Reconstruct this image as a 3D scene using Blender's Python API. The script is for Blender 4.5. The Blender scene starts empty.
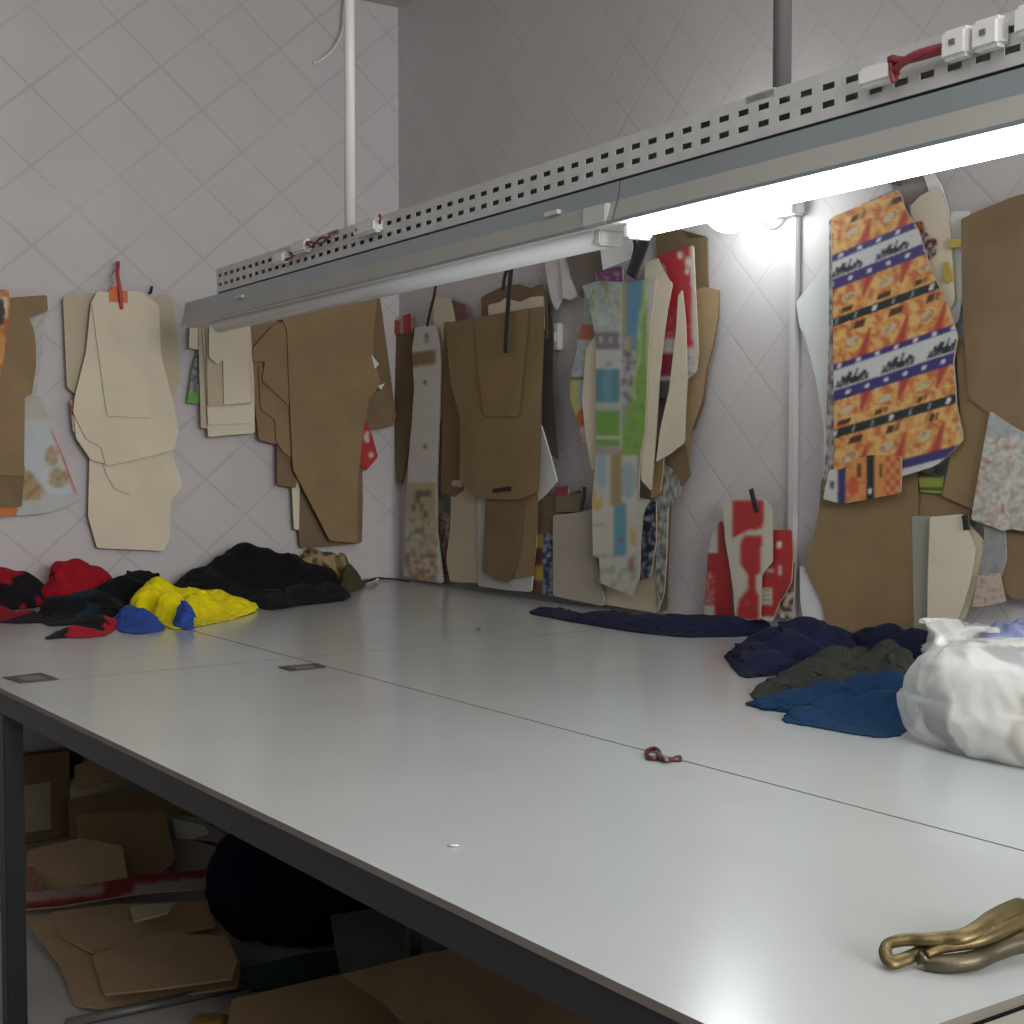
import bpy, bmesh, math, random
from mathutils import Vector, Matrix, noise
from math import sin, cos, pi, radians

random.seed(7)
SC = bpy.context.scene
COL = SC.collection

# ------------------------------------------------------------------ camera
F_PX = 1457.0
YAW = radians(35.0)
PITCH = math.atan(67.0 / F_PX)
TABLE_Z = 0.85
EYE = 0.55                                   # eye above the table top
R_ = Vector((sin(YAW), cos(YAW), 0))         # picture right
F_ = Vector((-cos(YAW), sin(YAW), 0))        # level forward
UP = Vector((0, 0, 1))
FWD = F_ * cos(PITCH) - UP * sin(PITCH)
CUP = UP * cos(PITCH) + F_ * sin(PITCH)


def ray(u, v):
    return R_ * ((u - 512) / F_PX) + FWD + CUP * ((512 - v) / F_PX)


_d = ray(400, 578)
_d = _d * (-EYE / _d.z)
CAM = Vector((-_d.x, -_d.y, TABLE_Z + EYE))  # room corner is the world origin


def hit(u, v, p, n):
    d = ray(u, v)
    t = (p - CAM).dot(n) / d.dot(n)
    return CAM + d * t


def on_z(u, v, z=TABLE_Z):
    return hit(u, v, Vector((0, 0, z)), UP)


def on_x(u, v, x):
    return hit(u, v, Vector((x, 0, 0)), Vector((1, 0, 0)))


def on_y(u, v, y):
    return hit(u, v, Vector((0, y, 0)), Vector((0, 1, 0)))


cam_data = bpy.data.cameras.new('camera')
cam_data.sensor_width = 36
cam_data.lens = 36 * F_PX / 1024
cam_data.clip_start = 0.02
cam = bpy.data.objects.new('camera', cam_data)
COL.objects.link(cam)
M3 = Matrix((R_, CUP, -FWD)).transposed()
cam.matrix_world = Matrix.Translation(CAM) @ M3.to_4x4()
SC.camera = cam

# ------------------------------------------------------------------ materials


def lin(c):
    return tuple(((x / 255) / 12.92 if x / 255 <= .04045 else ((x / 255 + .055) / 1.055) ** 2.4) for x in c)


MATS = {}


def mat(name, col, rough=.6, metal=0.0, var=.12, scale=6.0, bump=0.0, bscale=60.0, attr=False, spec=.5,
        coat=0.0, sheen=0.0, stretch=(1, 1, 1)):
    """plain procedural surface: base colour broken up by two noises, optional bump"""
    if name in MATS:
        return MATS[name]
    m = bpy.data.materials.new(name)
    m.use_nodes = True
    nt = m.node_tree
    N, L = nt.nodes, nt.links
    b = N['Principled BSDF']
    b.inputs['Roughness'].default_value = rough
    b.inputs['Metallic'].default_value = metal
    b.inputs['Specular IOR Level'].default_value = spec
    b.inputs['Coat Weight'].default_value = coat
    b.inputs['Sheen Weight'].default_value = sheen
    tc = N.new('ShaderNodeTexCoord')
    mp = N.new('ShaderNodeMapping')
    mp.inputs['Scale'].default_value = stretch
    L.new(tc.outputs['Object'], mp.inputs['Vector'])
    nz = N.new('ShaderNodeTexNoise')
    nz.inputs['Scale'].default_value = scale
    nz.inputs['Detail'].default_value = 6
    L.new(mp.outputs['Vector'], nz.inputs['Vector'])
    rmp = N.new('ShaderNodeMapRange')
    rmp.inputs['From Min'].default_value = .25
    rmp.inputs['From Max'].default_value = .75
    rmp.inputs['To Min'].default_value = 1 - var
    rmp.inputs['To Max'].default_value = 1 + var
    L.new(nz.outputs['Fac'], rmp.inputs['Value'])
    mul = N.new('ShaderNodeMixRGB')
    mul.blend_type = 'MULTIPLY'
    mul.inputs['Fac'].default_value = 1
    if attr:
        at = N.new('ShaderNodeVertexColor')
        at.layer_name = 'Col'
        L.new(at.outputs['Color'], mul.inputs['Color1'])
    else:
        mul.inputs['Color1'].default_value = (*col, 1)
    L.new(rmp.outputs['Result'], mul.inputs['Color2'])
    L.new(mul.outputs['Color'], b.inputs['Base Color'])
    if bump:
        n2 = N.new('ShaderNodeTexNoise')
        n2.inputs['Scale'].default_value = bscale
        n2.inputs['Detail'].default_value = 4
        L.new(mp.outputs['Vector'], n2.inputs['Vector'])
        bp = N.new('ShaderNodeBump')
        bp.inputs['Strength'].default_value = bump
        bp.inputs['Distance'].default_value = .01
        L.new(n2.outputs['Fac'], bp.inputs['Height'])
        L.new(bp.outputs['Normal'], b.inputs['Normal'])
    MATS[name] = m
    return m


def emit(name, col, strength):
    m = bpy.data.materials.new(name)
    m.use_nodes = True
    b = m.node_tree.nodes['Principled BSDF']
    b.inputs['Base Color'].default_value = (*col, 1)
    b.inputs['Emission Color'].default_value = (*col, 1)
    b.inputs['Emission Strength'].default_value = strength
    return m


BROWN = mat('cardboard_brown', (.275, .186, .092), .75, var=.13, scale=7, bump=.12, bscale=90)
BROWN_D = mat('cardboard_dark', (.205, .138, .074), .78, var=.15, scale=7, bump=.12, bscale=90)
BROWN_L = mat('cardboard_light', (.40, .28, .155), .75, var=.12, scale=7, bump=.12, bscale=90)
CREAM = mat('card_cream', (.73, .65, .50), .7, var=.06, scale=5, bump=.06, bscale=80)
CREAM_D = mat('card_tan', (.54, .46, .33), .7, var=.08, scale=5, bump=.06, bscale=80)
GREYCARD = mat('card_grey', (.40, .355, .30), .75, var=.08, scale=6, bump=.08, bscale=80)
WHITECARD = mat('card_white', (.74, .74, .72), .55, var=.05, scale=5, bump=.05, bscale=50)
PINKPAPER = mat('paper_pink_white', (.68, .63, .65), .7, var=.05, scale=8, bump=.1, bscale=30)
PRINT = mat('printed_card', (1, 1, 1), .38, var=.06, scale=12, attr=True)
FABRIC_V = mat('printed_fabric', (1, 1, 1), .95, var=.12, scale=40, attr=True, bump=.25, bscale=220, spec=.1, sheen=.03)
CARD_E = mat('card_cut_edge_shade', (.33, .285, .21), .8, var=.15)  # cut edge of the card, also darkened for shade between layers
BROWN_E = mat('cardboard_cut_edge_shade', (.12, .08, .045), .85, var=.2)  # brown cut edge, its colour deepened likewise for shade between stacked sheets
BLACKPL = mat('black_plastic', (.02, .02, .022), .45, var=.1)
REDPL = mat('red_plastic', (.45, .03, .03), .4, var=.1)
ORANGEPL = mat('orange_plastic', (.65, .16, .05), .45, var=.1)
WHITEPL = mat('white_plastic', (.78, .78, .76), .4, var=.04)
STEEL_BLK = mat('black_steel', (.010, .011, .013), .5, metal=.0, var=.15, scale=15)
STEEL_GRY = mat('grey_steel', (.20, .20, .20), .45, metal=.4, var=.1, scale=15)
NAIL = mat('nail_steel', (.25, .25, .25), .35, metal=.8, var=.1)

# ------------------------------------------------------------------ object helpers


def tag(o, label=None, cat=None, group=None, kind=None):
    if label:
        o['label'] = label
    if cat:
        o['category'] = cat
    if group:
        o['group'] = group
    if kind:
        o['kind'] = kind
    return o


def link(name, me, mats, parent=None, smooth=False):
    o = bpy.data.objects.new(name, me)
    COL.objects.link(o)
    for m in (mats if isinstance(mats, (list, tuple)) else [mats]):
        me.materials.append(m)
    if smooth:
        for p in me.polygons:
            p.use_smooth = True
    if parent:
        o.parent = parent
        o.matrix_parent_inverse = Matrix.Translation(parent.location).inverted()
    return o


def from_bm(name, bm, mats, parent=None, smooth=False):
    me = bpy.data.meshes.new(name)
    bm.normal_update()
    bm.to_mesh(me)
    bm.free()
    return link(name, me, mats, parent, smooth)


def empty(name, loc):
    o = bpy.data.objects.new(name, None)
    o.empty_display_size = .05
    COL.objects.link(o)
    o.location = loc
    return o


def add_box(bm, lo, hi, rot=None):
    vs = []
    for x in (lo[0], hi[0]):
        for y in (lo[1], hi[1]):
            for z in (lo[2], hi[2]):
                p = Vector((x, y, z))
                vs.append(bm.verts.new(rot @ p if rot else p))
    for f in ((0, 1, 3, 2), (4, 6, 7, 5), (0, 4, 5, 1), (2, 3, 7, 6), (0, 2, 6, 4), (1, 5, 7, 3)):
        bm.faces.new([vs[i] for i in f])
    return vs


def box(name, lo, hi, m, parent=None, bevel=0.0):
    bm = bmesh.new()
    add_box(bm, lo, hi)
    if bevel:
        bmesh.ops.bevel(bm, geom=list(bm.edges), offset=bevel, segments=2, affect='EDGES')
    return from_bm(name, bm, m, parent)


def add_tube(bm, pts, rad, n=10, flat=1.0, flatdir=None):
    """swept tube; rad is a number or a list; flat squeezes along flatdir"""
    pts = [Vector(p) for p in pts]
    k = len(pts)
    rads = rad if isinstance(rad, (list, tuple)) else [rad] * k
    if len(rads) != k:
        rr = rads
        rads = []
        for i in range(k):
            q = i / (k - 1) * (len(rr) - 1)
            a = min(int(q), len(rr) - 2)
            rads.append(rr[a] + (rr[a + 1] - rr[a]) * (q - a))
    rings = []
    prev = None
    for i, p in enumerate(pts):
        a = pts[max(i - 1, 0)]
        b = pts[min(i + 1, k - 1)]
        t = (b - a).normalized()
        s = prev if prev is not None else (flatdir if flatdir is not None else (UP if abs(t.z) < .9 else Vector((1, 0, 0))))
        s = s - t * s.dot(t)
        s = s.normalized() if s.length > 1e-6 else t.orthogonal().normalized()
        prev = s
        w = t.cross(s)
        rings.append([bm.verts.new(p + s * (cos(2 * pi * j / n) * rads[i] * flat) + w * (sin(2 * pi * j / n) * rads[i]))
                      for j in range(n)])
    for i in range(k - 1):
        for j in range(n):
            bm.faces.new((rings[i][j], rings[i][(j + 1) % n], rings[i + 1][(j + 1) % n], rings[i + 1][j]))
    bm.faces.new(rings[0][::-1])
    bm.faces.new(rings[-1])


def tube(name, pts, rad, m, parent=None, n=10, flat=1.0, flatdir=None):
    bm = bmesh.new()
    add_tube(bm, pts, rad, n, flat, flatdir)
    bmesh.ops.recalc_face_normals(bm, faces=bm.faces)
    return from_bm(name, bm, m, parent, smooth=True)


def spline(pts, n=6):
    """Catmull-Rom through pts"""
    P = [Vector(p) for p in pts]
    out = []
    for i in range(len(P) - 1):
        p0, p1, p2, p3 = P[max(i - 1, 0)], P[i], P[i + 1], P[min(i + 2, len(P) - 1)]
        for k in range(n):
            t = k / n
            out.append(.5 * ((2 * p1) + (p2 - p0) * t + (2 * p0 - 5 * p1 + 4 * p2 - p3) * t * t
                             + (3 * p1 - p0 - 3 * p2 + p3) * t ** 3))
    out.append(P[-1])
    return out


def soften(poly, c=.10, most=1.6):
    """cut the corners of an outline a little"""
    out = []
    n = len(poly)
    for i in range(n):
        a, b = poly[i], poly[(i + 1) % n]
        L = math.hypot(b[0] - a[0], b[1] - a[1]) or 1
        k = min(c, most / L)
        out.append((a[0] + (b[0] - a[0]) * k, a[1] + (b[1] - a[1]) * k))
        out.append((a[0] + (b[0] - a[0]) * (1 - k), a[1] + (b[1] - a[1]) * (1 - k)))
    return out


def cut_grid(poly, step):
    """outline polygon -> bmesh cut along a grid of the given step"""
    bm = bmesh.new()
    vs = [bm.verts.new((p[0], p[1], 0)) for p in poly]
    bm.faces.new(vs)
    bmesh.ops.triangulate(bm, faces=list(bm.faces))
    for ax in (0, 1):
        lo = min(p[ax] for p in poly)
        hi = max(p[ax] for p in poly)
        k = math.ceil(lo / step)
        while k * step < hi:
            co = [0, 0, 0]
            co[ax] = k * step
            no = [0, 0, 0]
            no[ax] = 1
            bmesh.ops.bisect_plane(bm, geom=list(bm.verts) + list(bm.edges) + list(bm.faces), plane_co=co, plane_no=no, dist=1e-5)
            k += 1
    bmesh.ops.dissolve_degenerate(bm, edges=list(bm.edges), dist=1e-6)
    return bm


def inside(p, poly):
    x, y = p
    c = False
    n = len(poly)
    j = n - 1
    for i in range(n):
        xi, yi = poly[i]
        xj, yj = poly[j]
        if (yi > y) != (yj > y) and x < (xj - xi) * (y - yi) / (yj - yi) + xi:
            c = not c
        j = i
    return c


def edge_dist(p, poly):
    best = 1e9
    px, py = p
    n = len(poly)
    for i in range(n):
        ax, ay = poly[i]
        bx, by = poly[(i + 1) % n]
        dx, dy = bx - ax, by - ay
        L2 = dx * dx + dy * dy or 1e-12
        t = max(0, min(1, ((px - ax) * dx + (py - ay) * dy) / L2))
        best = min(best, math.hypot(px - ax - dx * t, py - ay - dy * t))
    return best


def slab_from(bm, mapf, normal, thick, name, mats, colf=None, parent=None):
    """flat cut bmesh (2D) -> solid sheet. mapf(u,v) gives the front face point; back = front - normal*thick"""
    bmesh.ops.recalc_face_normals(bm, faces=bm.faces)
    verts = list(bm.verts)
    idx = {v: i for i, v in enumerate(verts)}
    co2 = [(v.co.x, v.co.y) for v in verts]
    ed2 = [(idx[e.verts[0]], idx[e.verts[1]]) for e in bm.edges]
    front = [mapf(*c) for c in co2]
    n = len(verts)
    pts = front + [p - normal * thick for p in front]
    faces, mi = [], []
    f0 = list(bm.faces)
    # orient so that the front face looks along +normal
    a, b, c = [front[idx[v]] for v in f0[0].verts][:3]
    flip = (b - a).cross(c - a).dot(normal) < 0
    if len(f0) > 1:
        s = 0
        for f in f0[:20]:
            q = [front[idx[v]] for v in f.verts]
            s += (q[1] - q[0]).cross(q[2] - q[0]).dot(normal)
        flip = s < 0
    for f in f0:
        ids = [idx[v] for v in f.verts]
        if flip:
            ids = ids[::-1]
        faces.append(ids)
        mi.append(0)
        faces.append([i + n for i in ids[::-1]])
        mi.append(1)
        for k in range(len(ids)):
            i, j = ids[k], ids[(k + 1) % len(ids)]
            e = bm.edges.get((verts[i], verts[j]))
            if e is not None and len(e.link_faces) == 1:
                faces.append([j, i, i + n, j + n])
                mi.append(1)
    bm.free()
    me = bpy.data.meshes.new(name)
    me.from_pydata([tuple(p) for p in pts], [], faces)
    o = link(name, me, mats, parent)
    slots = len(me.materials)
    for p, k in zip(me.polygons, mi):
        p.material_index = min(k, slots - 1)
    if colf:
        ca = me.color_attributes.new('Col', 'FLOAT_COLOR', 'POINT')
        cols = [colf(*c) for c in co2]
        adj = [[] for _ in range(n)]
        for e in ed2:
            adj[e[0]].append(e[1])
            adj[e[1]].append(e[0])
        for _ in range(2 if n > 2500 and n < 9000 else 1):   # soft ink edges
            cols = [tuple((cols[i][k] * 2 + sum(cols[q][k] for q in adj[i])) / (2 + len(adj[i])) for k in range(3)) for i in range(n)]
        for i in range(n):
            c = cols[i]
            g = (.3 * c[0] + .59 * c[1] + .11 * c[2])
            c = [.93 * (x * .86 + g * .14) for x in c]
            ca.data[i].color = (*c, 1)
            ca.data[i + n].color = (.6, .57, .5, 1)
    me.validate()
    return o


BOW = {}


def bow(key, u, v):
    """gentle common curl of all the sheets of one bundle"""
    key = {'C': 'D', 'E': 'G', 'F': 'G', 'H': 'G', 'I': 'G', 'J': 'G', 'L2': 'M', 'N': 'M', 'O': 'M', 'P': 'M', 'L': 'M'}.get(key, key)
    if key not in BOW:
        BOW[key] = (random.uniform(0, 9), random.uniform(.6, 1.3))
    ph, a = BOW[key]
    return a * (.023 + .010 * sin(u / 38 + ph) + .012 * sin(v / 75 + ph * 1.7))


def sheet(wall, layer, poly, m, label, group, name='pattern_sheet', cat='pattern', colf=None, step=None, thick=.005,
          bundle='b', core=None, curl=0.0, soft=.07, parent=None):
    """one cut-out hanging flat on wall 'L' (x=0) or 'R' (y=0); layer counts outward from the wall"""
    P = soften(poly, soft)
    base = .012 + layer * .0078
    normal = Vector((1, 0, 0)) if wall == 'L' else Vector((0, -1, 0))
    vmax = max(p[1] for p in poly)
    vmin = min(p[1] for p in poly)

    def mapf(u, v):
        d = base + bow(bundle, u, v) + curl * ((v - vmin) / (vmax - vmin)) ** 2
        return on_x(u, v, d) if wall == 'L' else on_y(u, v, -d)
    bm = cut_grid(P, step or (1.6 if colf else 14))
    o = slab_from(bm, mapf, normal, thick, name, [PRINT if colf else m, core or (BROWN_E if m in (BROWN, BROWN_D, BROWN_L) else CARD_E if (colf or m in (CREAM, CREAM_D)) else m)], colf, parent)
    # put the origin on the sheet, where it touches the wall side
    c = sum((Vector(v.co) for v in o.data.vertices), Vector()) / len(o.data.vertices)
    if parent is None:
        for v in o.data.vertices:
            v.co -= c
        o.location = c
        tag(o, label, cat, group)
    elif label:
        o['label'] = label
    return o


def fbm(p, o=3):
    return noise.fractal(Vector(p), 1.0, 2.0, o)

# ------------------------------------------------------------------ the room


def tile_mat(name, axis, du, dv, phase, col, FADE=.22):
    """wall tiles laid on the diagonal: thin grooves along two slanted directions"""
    m = bpy.data.materials.new(name)
    m.use_nodes = True
    nt = m.node_tree
    N, L = nt.nodes, nt.links
    b = N['Principled BSDF']
    b.inputs['Roughness'].default_value = .55
    tc = N.new('ShaderNodeTexCoord')
    sep = N.new('ShaderNodeSeparateXYZ')
    L.new(tc.outputs['Object'], sep.inputs[0])

    def math_(op, a, c=None):
        n = N.new('ShaderNodeMath')
        n.operation = op
        for i, x in enumerate((a, c)):
            if x is None:
                continue
            if isinstance(x, (int, float)):
                n.inputs[i].default_value = x
            else:
                L.new(x, n.inputs[i])
        return n.outputs[0]
    p = math_('DIVIDE', math_('SUBTRACT', sep.outputs[axis], phase[0]), du)
    q = math_('DIVIDE', math_('SUBTRACT', sep.outputs[2], phase[1]), dv)
    lines = []
    for op in ('ADD', 'SUBTRACT'):
        s = math_(op, p, q)
        fr = math_('ABSOLUTE', math_('SUBTRACT', math_('FRACT', math_('ADD', s, 100.5)), .5))
        mr = N.new('ShaderNodeMapRange')
        mr.interpolation_type = 'SMOOTHSTEP'
        mr.inputs['From Min'].default_value = .014
        mr.inputs['From Max'].default_value = .034
        mr.inputs['To Min'].default_value = 1
        mr.inputs['To Max'].default_value = 0
        L.new(fr, mr.inputs['Value'])
        lines.append(mr.outputs['Result'])
    groove = math_('MAXIMUM', *lines)
    nz = N.new('ShaderNodeTexNoise')
    nz.inputs['Scale'].default_value = 1.6
    nz.inputs['Detail'].default_value = 5
    L.new(tc.outputs['Object'], nz.inputs['Vector'])
    fade = N.new('ShaderNodeMapRange')
    fade.inputs['From Min'].default_value = .35
    fade.inputs['From Max'].default_value = .65
    fade.inputs['To Min'].default_value = .04
    fade.inputs['To Max'].default_value = FADE
    L.new(nz.outputs['Fac'], fade.inputs['Value'])
    fac = math_('MULTIPLY', groove, fade.outputs['Result'])
    mix = N.new('ShaderNodeMixRGB')
    mix.inputs['Color1'].default_value = (*col, 1)
    mix.inputs['Color2'].default_value = (.16, .145, .145, 1)  # darker line colour paints in the shade of the grooves
    L.new(fac, mix.inputs['Fac'])
    n3 = N.new('ShaderNodeTexNoise')
    n3.inputs['Scale'].default_value = 3.0
    n3.inputs['Detail'].default_value = 8
    L.new(tc.outputs['Object'], n3.inputs['Vector'])
    r3 = N.new('ShaderNodeMapRange')
    r3.inputs['To Min'].default_value = .90
    r3.inputs['To Max'].default_value = 1.08
    L.new(n3.outputs['Fac'], r3.inputs['Value'])
    mm = N.new('ShaderNodeMixRGB')
    mm.blend_type = 'MULTIPLY'
    mm.inputs['Fac'].default_value = 1
    L.new(mix.outputs['Color'], mm.inputs['Color1'])
    L.new(r3.outputs['Result'], mm.inputs['Color2'])
    L.new(mm.outputs['Color'], b.inputs['Base Color'])
    bp = N.new('ShaderNodeBump')
    bp.invert = True
    bp.inputs['Strength'].default_value = .18
    bp.inputs['Distance'].default_value = .004
    L.new(groove, bp.inputs['Height'])
    L.new(bp.outputs['Normal'], b.inputs['Normal'])
    return m


WALLCOL = (.585, .552, .556)
pl = on_x(280, 121, 0)
pr = on_y(756, 370, 0)
WALL_L = tile_mat('wall_tiles_left', 1, .32, .277, (pl.y, pl.z), WALLCOL)
WALL_R = tile_mat('wall_tiles_right', 0, .24, .243, (pr.x, pr.z), WALLCOL, .13)
CEIL_Z = on_x(399.5, 8, 0).z
RX, RY = 8.6, -6.0
for nm, lo, hi, m in (('wall_left', (-.12, RY, 0), (0, .12, CEIL_Z), WALL_L),
                      ('wall_right', (0, 0, 0), (RX, .12, CEIL_Z), WALL_R),
                      ('ceiling', (-.12, RY, CEIL_Z), (RX, .12, CEIL_Z + .12), mat('ceiling_paint', (.55, .52, .50), .8, var=.05))):
    tag(box(nm, lo, hi, m), kind='structure')

FLOOR_M = mat('floor_tile', (.55, .53, .52), .35, var=.12, scale=3)
tag(box('floor', (-.12, RY, -.1), (RX, .12, 0), FLOOR_M), kind='structure')

# cable trunking up the right wall, with its box
PLASTER = mat('trunking_plastic', (.62, .60, .60), .5, var=.05)
a = on_y(793.5, 300, 0)
b2 = on_y(800.5, 300, 0)
zt = on_y(797, 217, 0).z
tr = box('cable_trunking', (a.x, -.018, 0.02), (b2.x, 0, zt), PLASTER, bevel=.003)
tag(tr, 'white cable trunking strip running down the right wall', 'trunking')
jb = empty('junction_box', (on_y(797, 210, 0).x, -.02, zt + .03))
tag(jb, 'pale junction box on the wall at the top of the trunking', 'junction box')
c0 = on_y(782, 219, 0)
c1 = on_y(806, 203, 0)
box('housing', (c0.x, -.045, zt), (c1.x, 0, zt + .065), PLASTER, jb, .006)
box('lid', (c0.x + .006, -.052, zt + .006), (c1.x - .006, -.045, zt + .059), WHITEPL, jb, .002)

# ------------------------------------------------------------------ cutting table
fy = on_z(512, 932).y
sy = on_z(669, 757).y
cx = on_z(440, 644.5).x
ex = on_z(975, 1011).x
TOP = mat('white_melamine', (.455, .480, .485), .20, var=.035, scale=4, bump=.015, bscale=14, spec=.8)
EDGE = mat('board_edge', (.17, .15, .13), .6, var=.2)
table = empty('cutting_table', ((.02 + ex) / 2, fy / 2, 0))
tag(table, 'large white cutting table on a black steel frame filling the corner', 'table')


def panel(x0, x1, y0, y1):
    bm = bmesh.new()
    add_box(bm, (x0, y0, TABLE_Z - .011), (x1, y1, TABLE_Z))
    bmesh.ops.recalc_face_normals(bm, faces=bm.faces)
    o = from_bm('tabletop', bm, [TOP, EDGE], table)
    for p in o.data.polygons:
        if p.normal.z < .5:
            p.material_index = 1
    return o


g = .0028
for (x0, x1) in ((.02, cx - g), (cx + g, ex)):
    for (y0, y1) in ((fy, sy - g), (sy + g, -.02)):
        panel(x0, x1, y0, y1)
JOINT = mat('joint_filler', (.20, .19, .18), .7, var=.5, scale=30)
box('joint_strip', (.02, sy - g, TABLE_Z - .011), (ex, sy + g, TABLE_Z - .0012), JOINT, table)
box('joint_strip', (cx - g, fy, TABLE_Z - .011), (cx + g, sy - g, TABLE_Z - .0012), JOINT, table)
box('joint_strip', (cx - g, sy + g, TABLE_Z - .011), (cx + g, -.02, TABLE_Z - .0012), JOINT, table)
zt0 = TABLE_Z - .011
T = .052


def bar(lo, hi, nm='rail', m=STEEL_BLK):
    return box(nm, lo, hi, m, table, .003)


bar((.02, fy + .006, zt0 - T), (ex, fy + .006 + T, zt0))
bar((.02, sy - T / 2, zt0 - T), (ex, sy + T / 2, zt0))
bar((.02, -.02 - T, zt0 - T), (ex, -.02, zt0))
for x in (.02, cx, ex - T):
    bar((x, fy + .006 + T, zt0 - T), (x + T, sy - T / 2, zt0))
    bar((x, sy + T / 2, zt0 - T), (x + T, -.02 - T, zt0))
lx = hit(-1, 705, Vector((0, fy + .006, 0)), Vector((0, 1, 0))).x
mx = hit(413, 930, Vector((0, sy, 0)), Vector((0, 1, 0))).x
LEGT = .046
for (x, y) in ((lx, fy + .008), (ex - .06, fy + .008), (.03, sy - .02), (ex - .06, sy - .02), (.03, -.07), (cx, -.07),
               (ex - .06, -.07)):
    lg = box('leg', (x - LEGT / 2, y, 0), (x + LEGT / 2, y + LEGT, zt0 - T), STEEL_BLK, table, .003)
lg = box('leg', (mx - .014, sy - .014, 0), (mx + .014, sy + .014, zt0 - T), STEEL_BLK, table, .003)
# loose bar on the floor
pA, pB = on_z(66, 1024, .012), on_z(246, 985, .012)
fb = tube('metal_bar', [pA, pB], .014, STEEL_GRY, None, 4)
tag(fb, 'dark metal bar lying on the floor in front of the cardboard scraps', 'bar')

# end strip of the next table
E2 = mat('olive_grey_board', (.27, .27, .235), .5, var=.12)
side = empty('side_table', (ex + .35, fy / 2, 0))
tag(side, 'olive grey table top butted against the near end of the white table', 'table')
box('tabletop', (ex + .004, fy + .02, TABLE_Z - .04), (ex + .70, -.05, TABLE_Z - .012), E2, side, .002)
for (x, y) in ((ex + .05, fy + .06), (ex + .62, fy + .06), (ex + .05, -.12), (ex + .62, -.12)):
    box('leg', (x, y, 0), (x + .04, y + .04, TABLE_Z - .04), STEEL_BLK, side, .003)

# two small metal plates set on the board joint
PLATE = mat('dull_metal_plate', (.07, .068, .065), .45, metal=.3, var=.2, scale=40)
PLATE2 = mat('worn_metal_plate', (.22, .21, .19), .4, metal=.4, var=.2, scale=40)


def plate(q, label):
    bm = cut_grid(q, 400)
    o = slab_from(bm, lambda u, v: on_z(u, v, TABLE_Z + .0025), UP, .002, 'joint_plate', [PLATE], None)
    c = on_z(sum(p[0] for p in q) / 4, sum(p[1] for p in q) / 4, TABLE_Z)
    for v in o.data.vertices:
        v.co -= c
    o.location = c
    tag(o, label, 'metal plate', 'joint plates on the white table')
    mid = (sum(p[0] for p in q) / 4, sum(p[1] for p in q) / 4)
    q2 = [(mid[0] + (p[0] - mid[0]) * .55, mid[1] + (p[1] - mid[1]) * .5) for p in q]
    i = slab_from(cut_grid(q2, 400), lambda u, v: on_z(u, v, TABLE_Z + .0032), UP, .0007, 'inlay', [PLATE2], None, o)


plate([(3, 677), (21, 682.5), (58, 678.5), (41, 672.5)], 'dark metal plate on the white table near its left edge')
plate([(278, 666.5), (291, 670.5), (326, 667), (318, 663)], 'dark metal plate on the white table joint below the yellow garment')

# ------------------------------------------------------------------ hanging light fixture
# line of the fixture: two points in plan, taken from its left and right ends


def plan_at(u, Y):
    a = (u - 512) / F_PX
    Z = Y / (a * R_.y + F_.y)
    return Vector((CAM.x + a * Z * R_.x + Z * F_.x, CAM.y + Y, 0))


Pa = plan_at(217, 2.0)
Pb = plan_at(1012, 1.82)
fdir = (Pb - Pa).normalized()
fn = Vector((fdir.y, -fdir.x, 0))            # towards the room front (the camera side)
if fn.y > 0:
    fn = -fn


def on_fix(u, v, off=0.0):
    return hit(u, v, Pa + fn * off, fn)


TW = .05
zA = on_fix(217, 292, TW).z
zB = on_fix(1012, 65, TW).z
ZT = zA                           # underside of the tray
TH = (on_fix(217, 265, TW).z - zA + on_fix(1012, 20, TW).z - zB) / 2
Pa = Pa + fdir * (on_fix(217, 280, TW) - Pa).dot(fdir)
SLOPE = (zB - zA) / (on_fix(1012, 60, TW) - Pa).dot(fdir)
print('slope', SLOPE, zA, zB)
LEN = (Pb - Pa).length + .45


def sfix(u, d=0.0):
    return (hit(u, 200, Pa + fn * d, fn) - Pa).dot(fdir)


def fp(s, d, z):
    return Pa + fdir * s + fn * d + UP * (ZT + z + SLOPE * s)


GALV = mat('galvanised_steel', (.60, .61, .60), .45, metal=.15, var=.10, scale=18)
REFL = mat('blue_grey_enamel', (.30, .345, .365), .28, metal=.25, var=.06, scale=6, coat=.3)
REFL2 = mat('olive_grey_enamel', (.42, .42, .385), .45, metal=.1, var=.06, scale=6)
light = empty('hanging_light_fixture', fp(LEN / 2, 0, 0))
tag(light, 'long hanging light fixture with perforated cable tray over the white table', 'light fixture')


def perforated(name, d, parent):
    bm = bmesh.new()
    pitch = .052
    n = int(LEN / pitch)
    zs = [0, .22 * TH, .36 * TH, .60 * TH, .74 * TH, TH]
    cache = {}

    def vt(s, z):
        k = (round(s, 5), round(z, 5))
        if k not in cache:
            cache[k] = bm.verts.new(fp(s, d, z))
        return cache[k]
    for i in range(n):
        ss = [i * pitch, i * pitch + .012, i * pitch + .040, (i + 1) * pitch]
        for a in range(3):
            for b in range(5):
                if a == 1 and b in (1, 3):
                    continue
                bm.faces.new((vt(ss[a], zs[b]), vt(ss[a + 1], zs[b]), vt(ss[a + 1], zs[b + 1]), vt(ss[a], zs[b + 1])))
    ext = bmesh.ops.extrude_face_region(bm, geom=list(bm.faces))
    bmesh.ops.translate(bm, verts=[v for v in ext['geom'] if isinstance(v, bmesh.types.BMVert)], vec=-fn * .0015)
    bmesh.ops.recalc_face_normals(bm, faces=bm.faces)
    return from_bm(name, bm, GALV, parent)


perforated('tray_side', TW, light)


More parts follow.
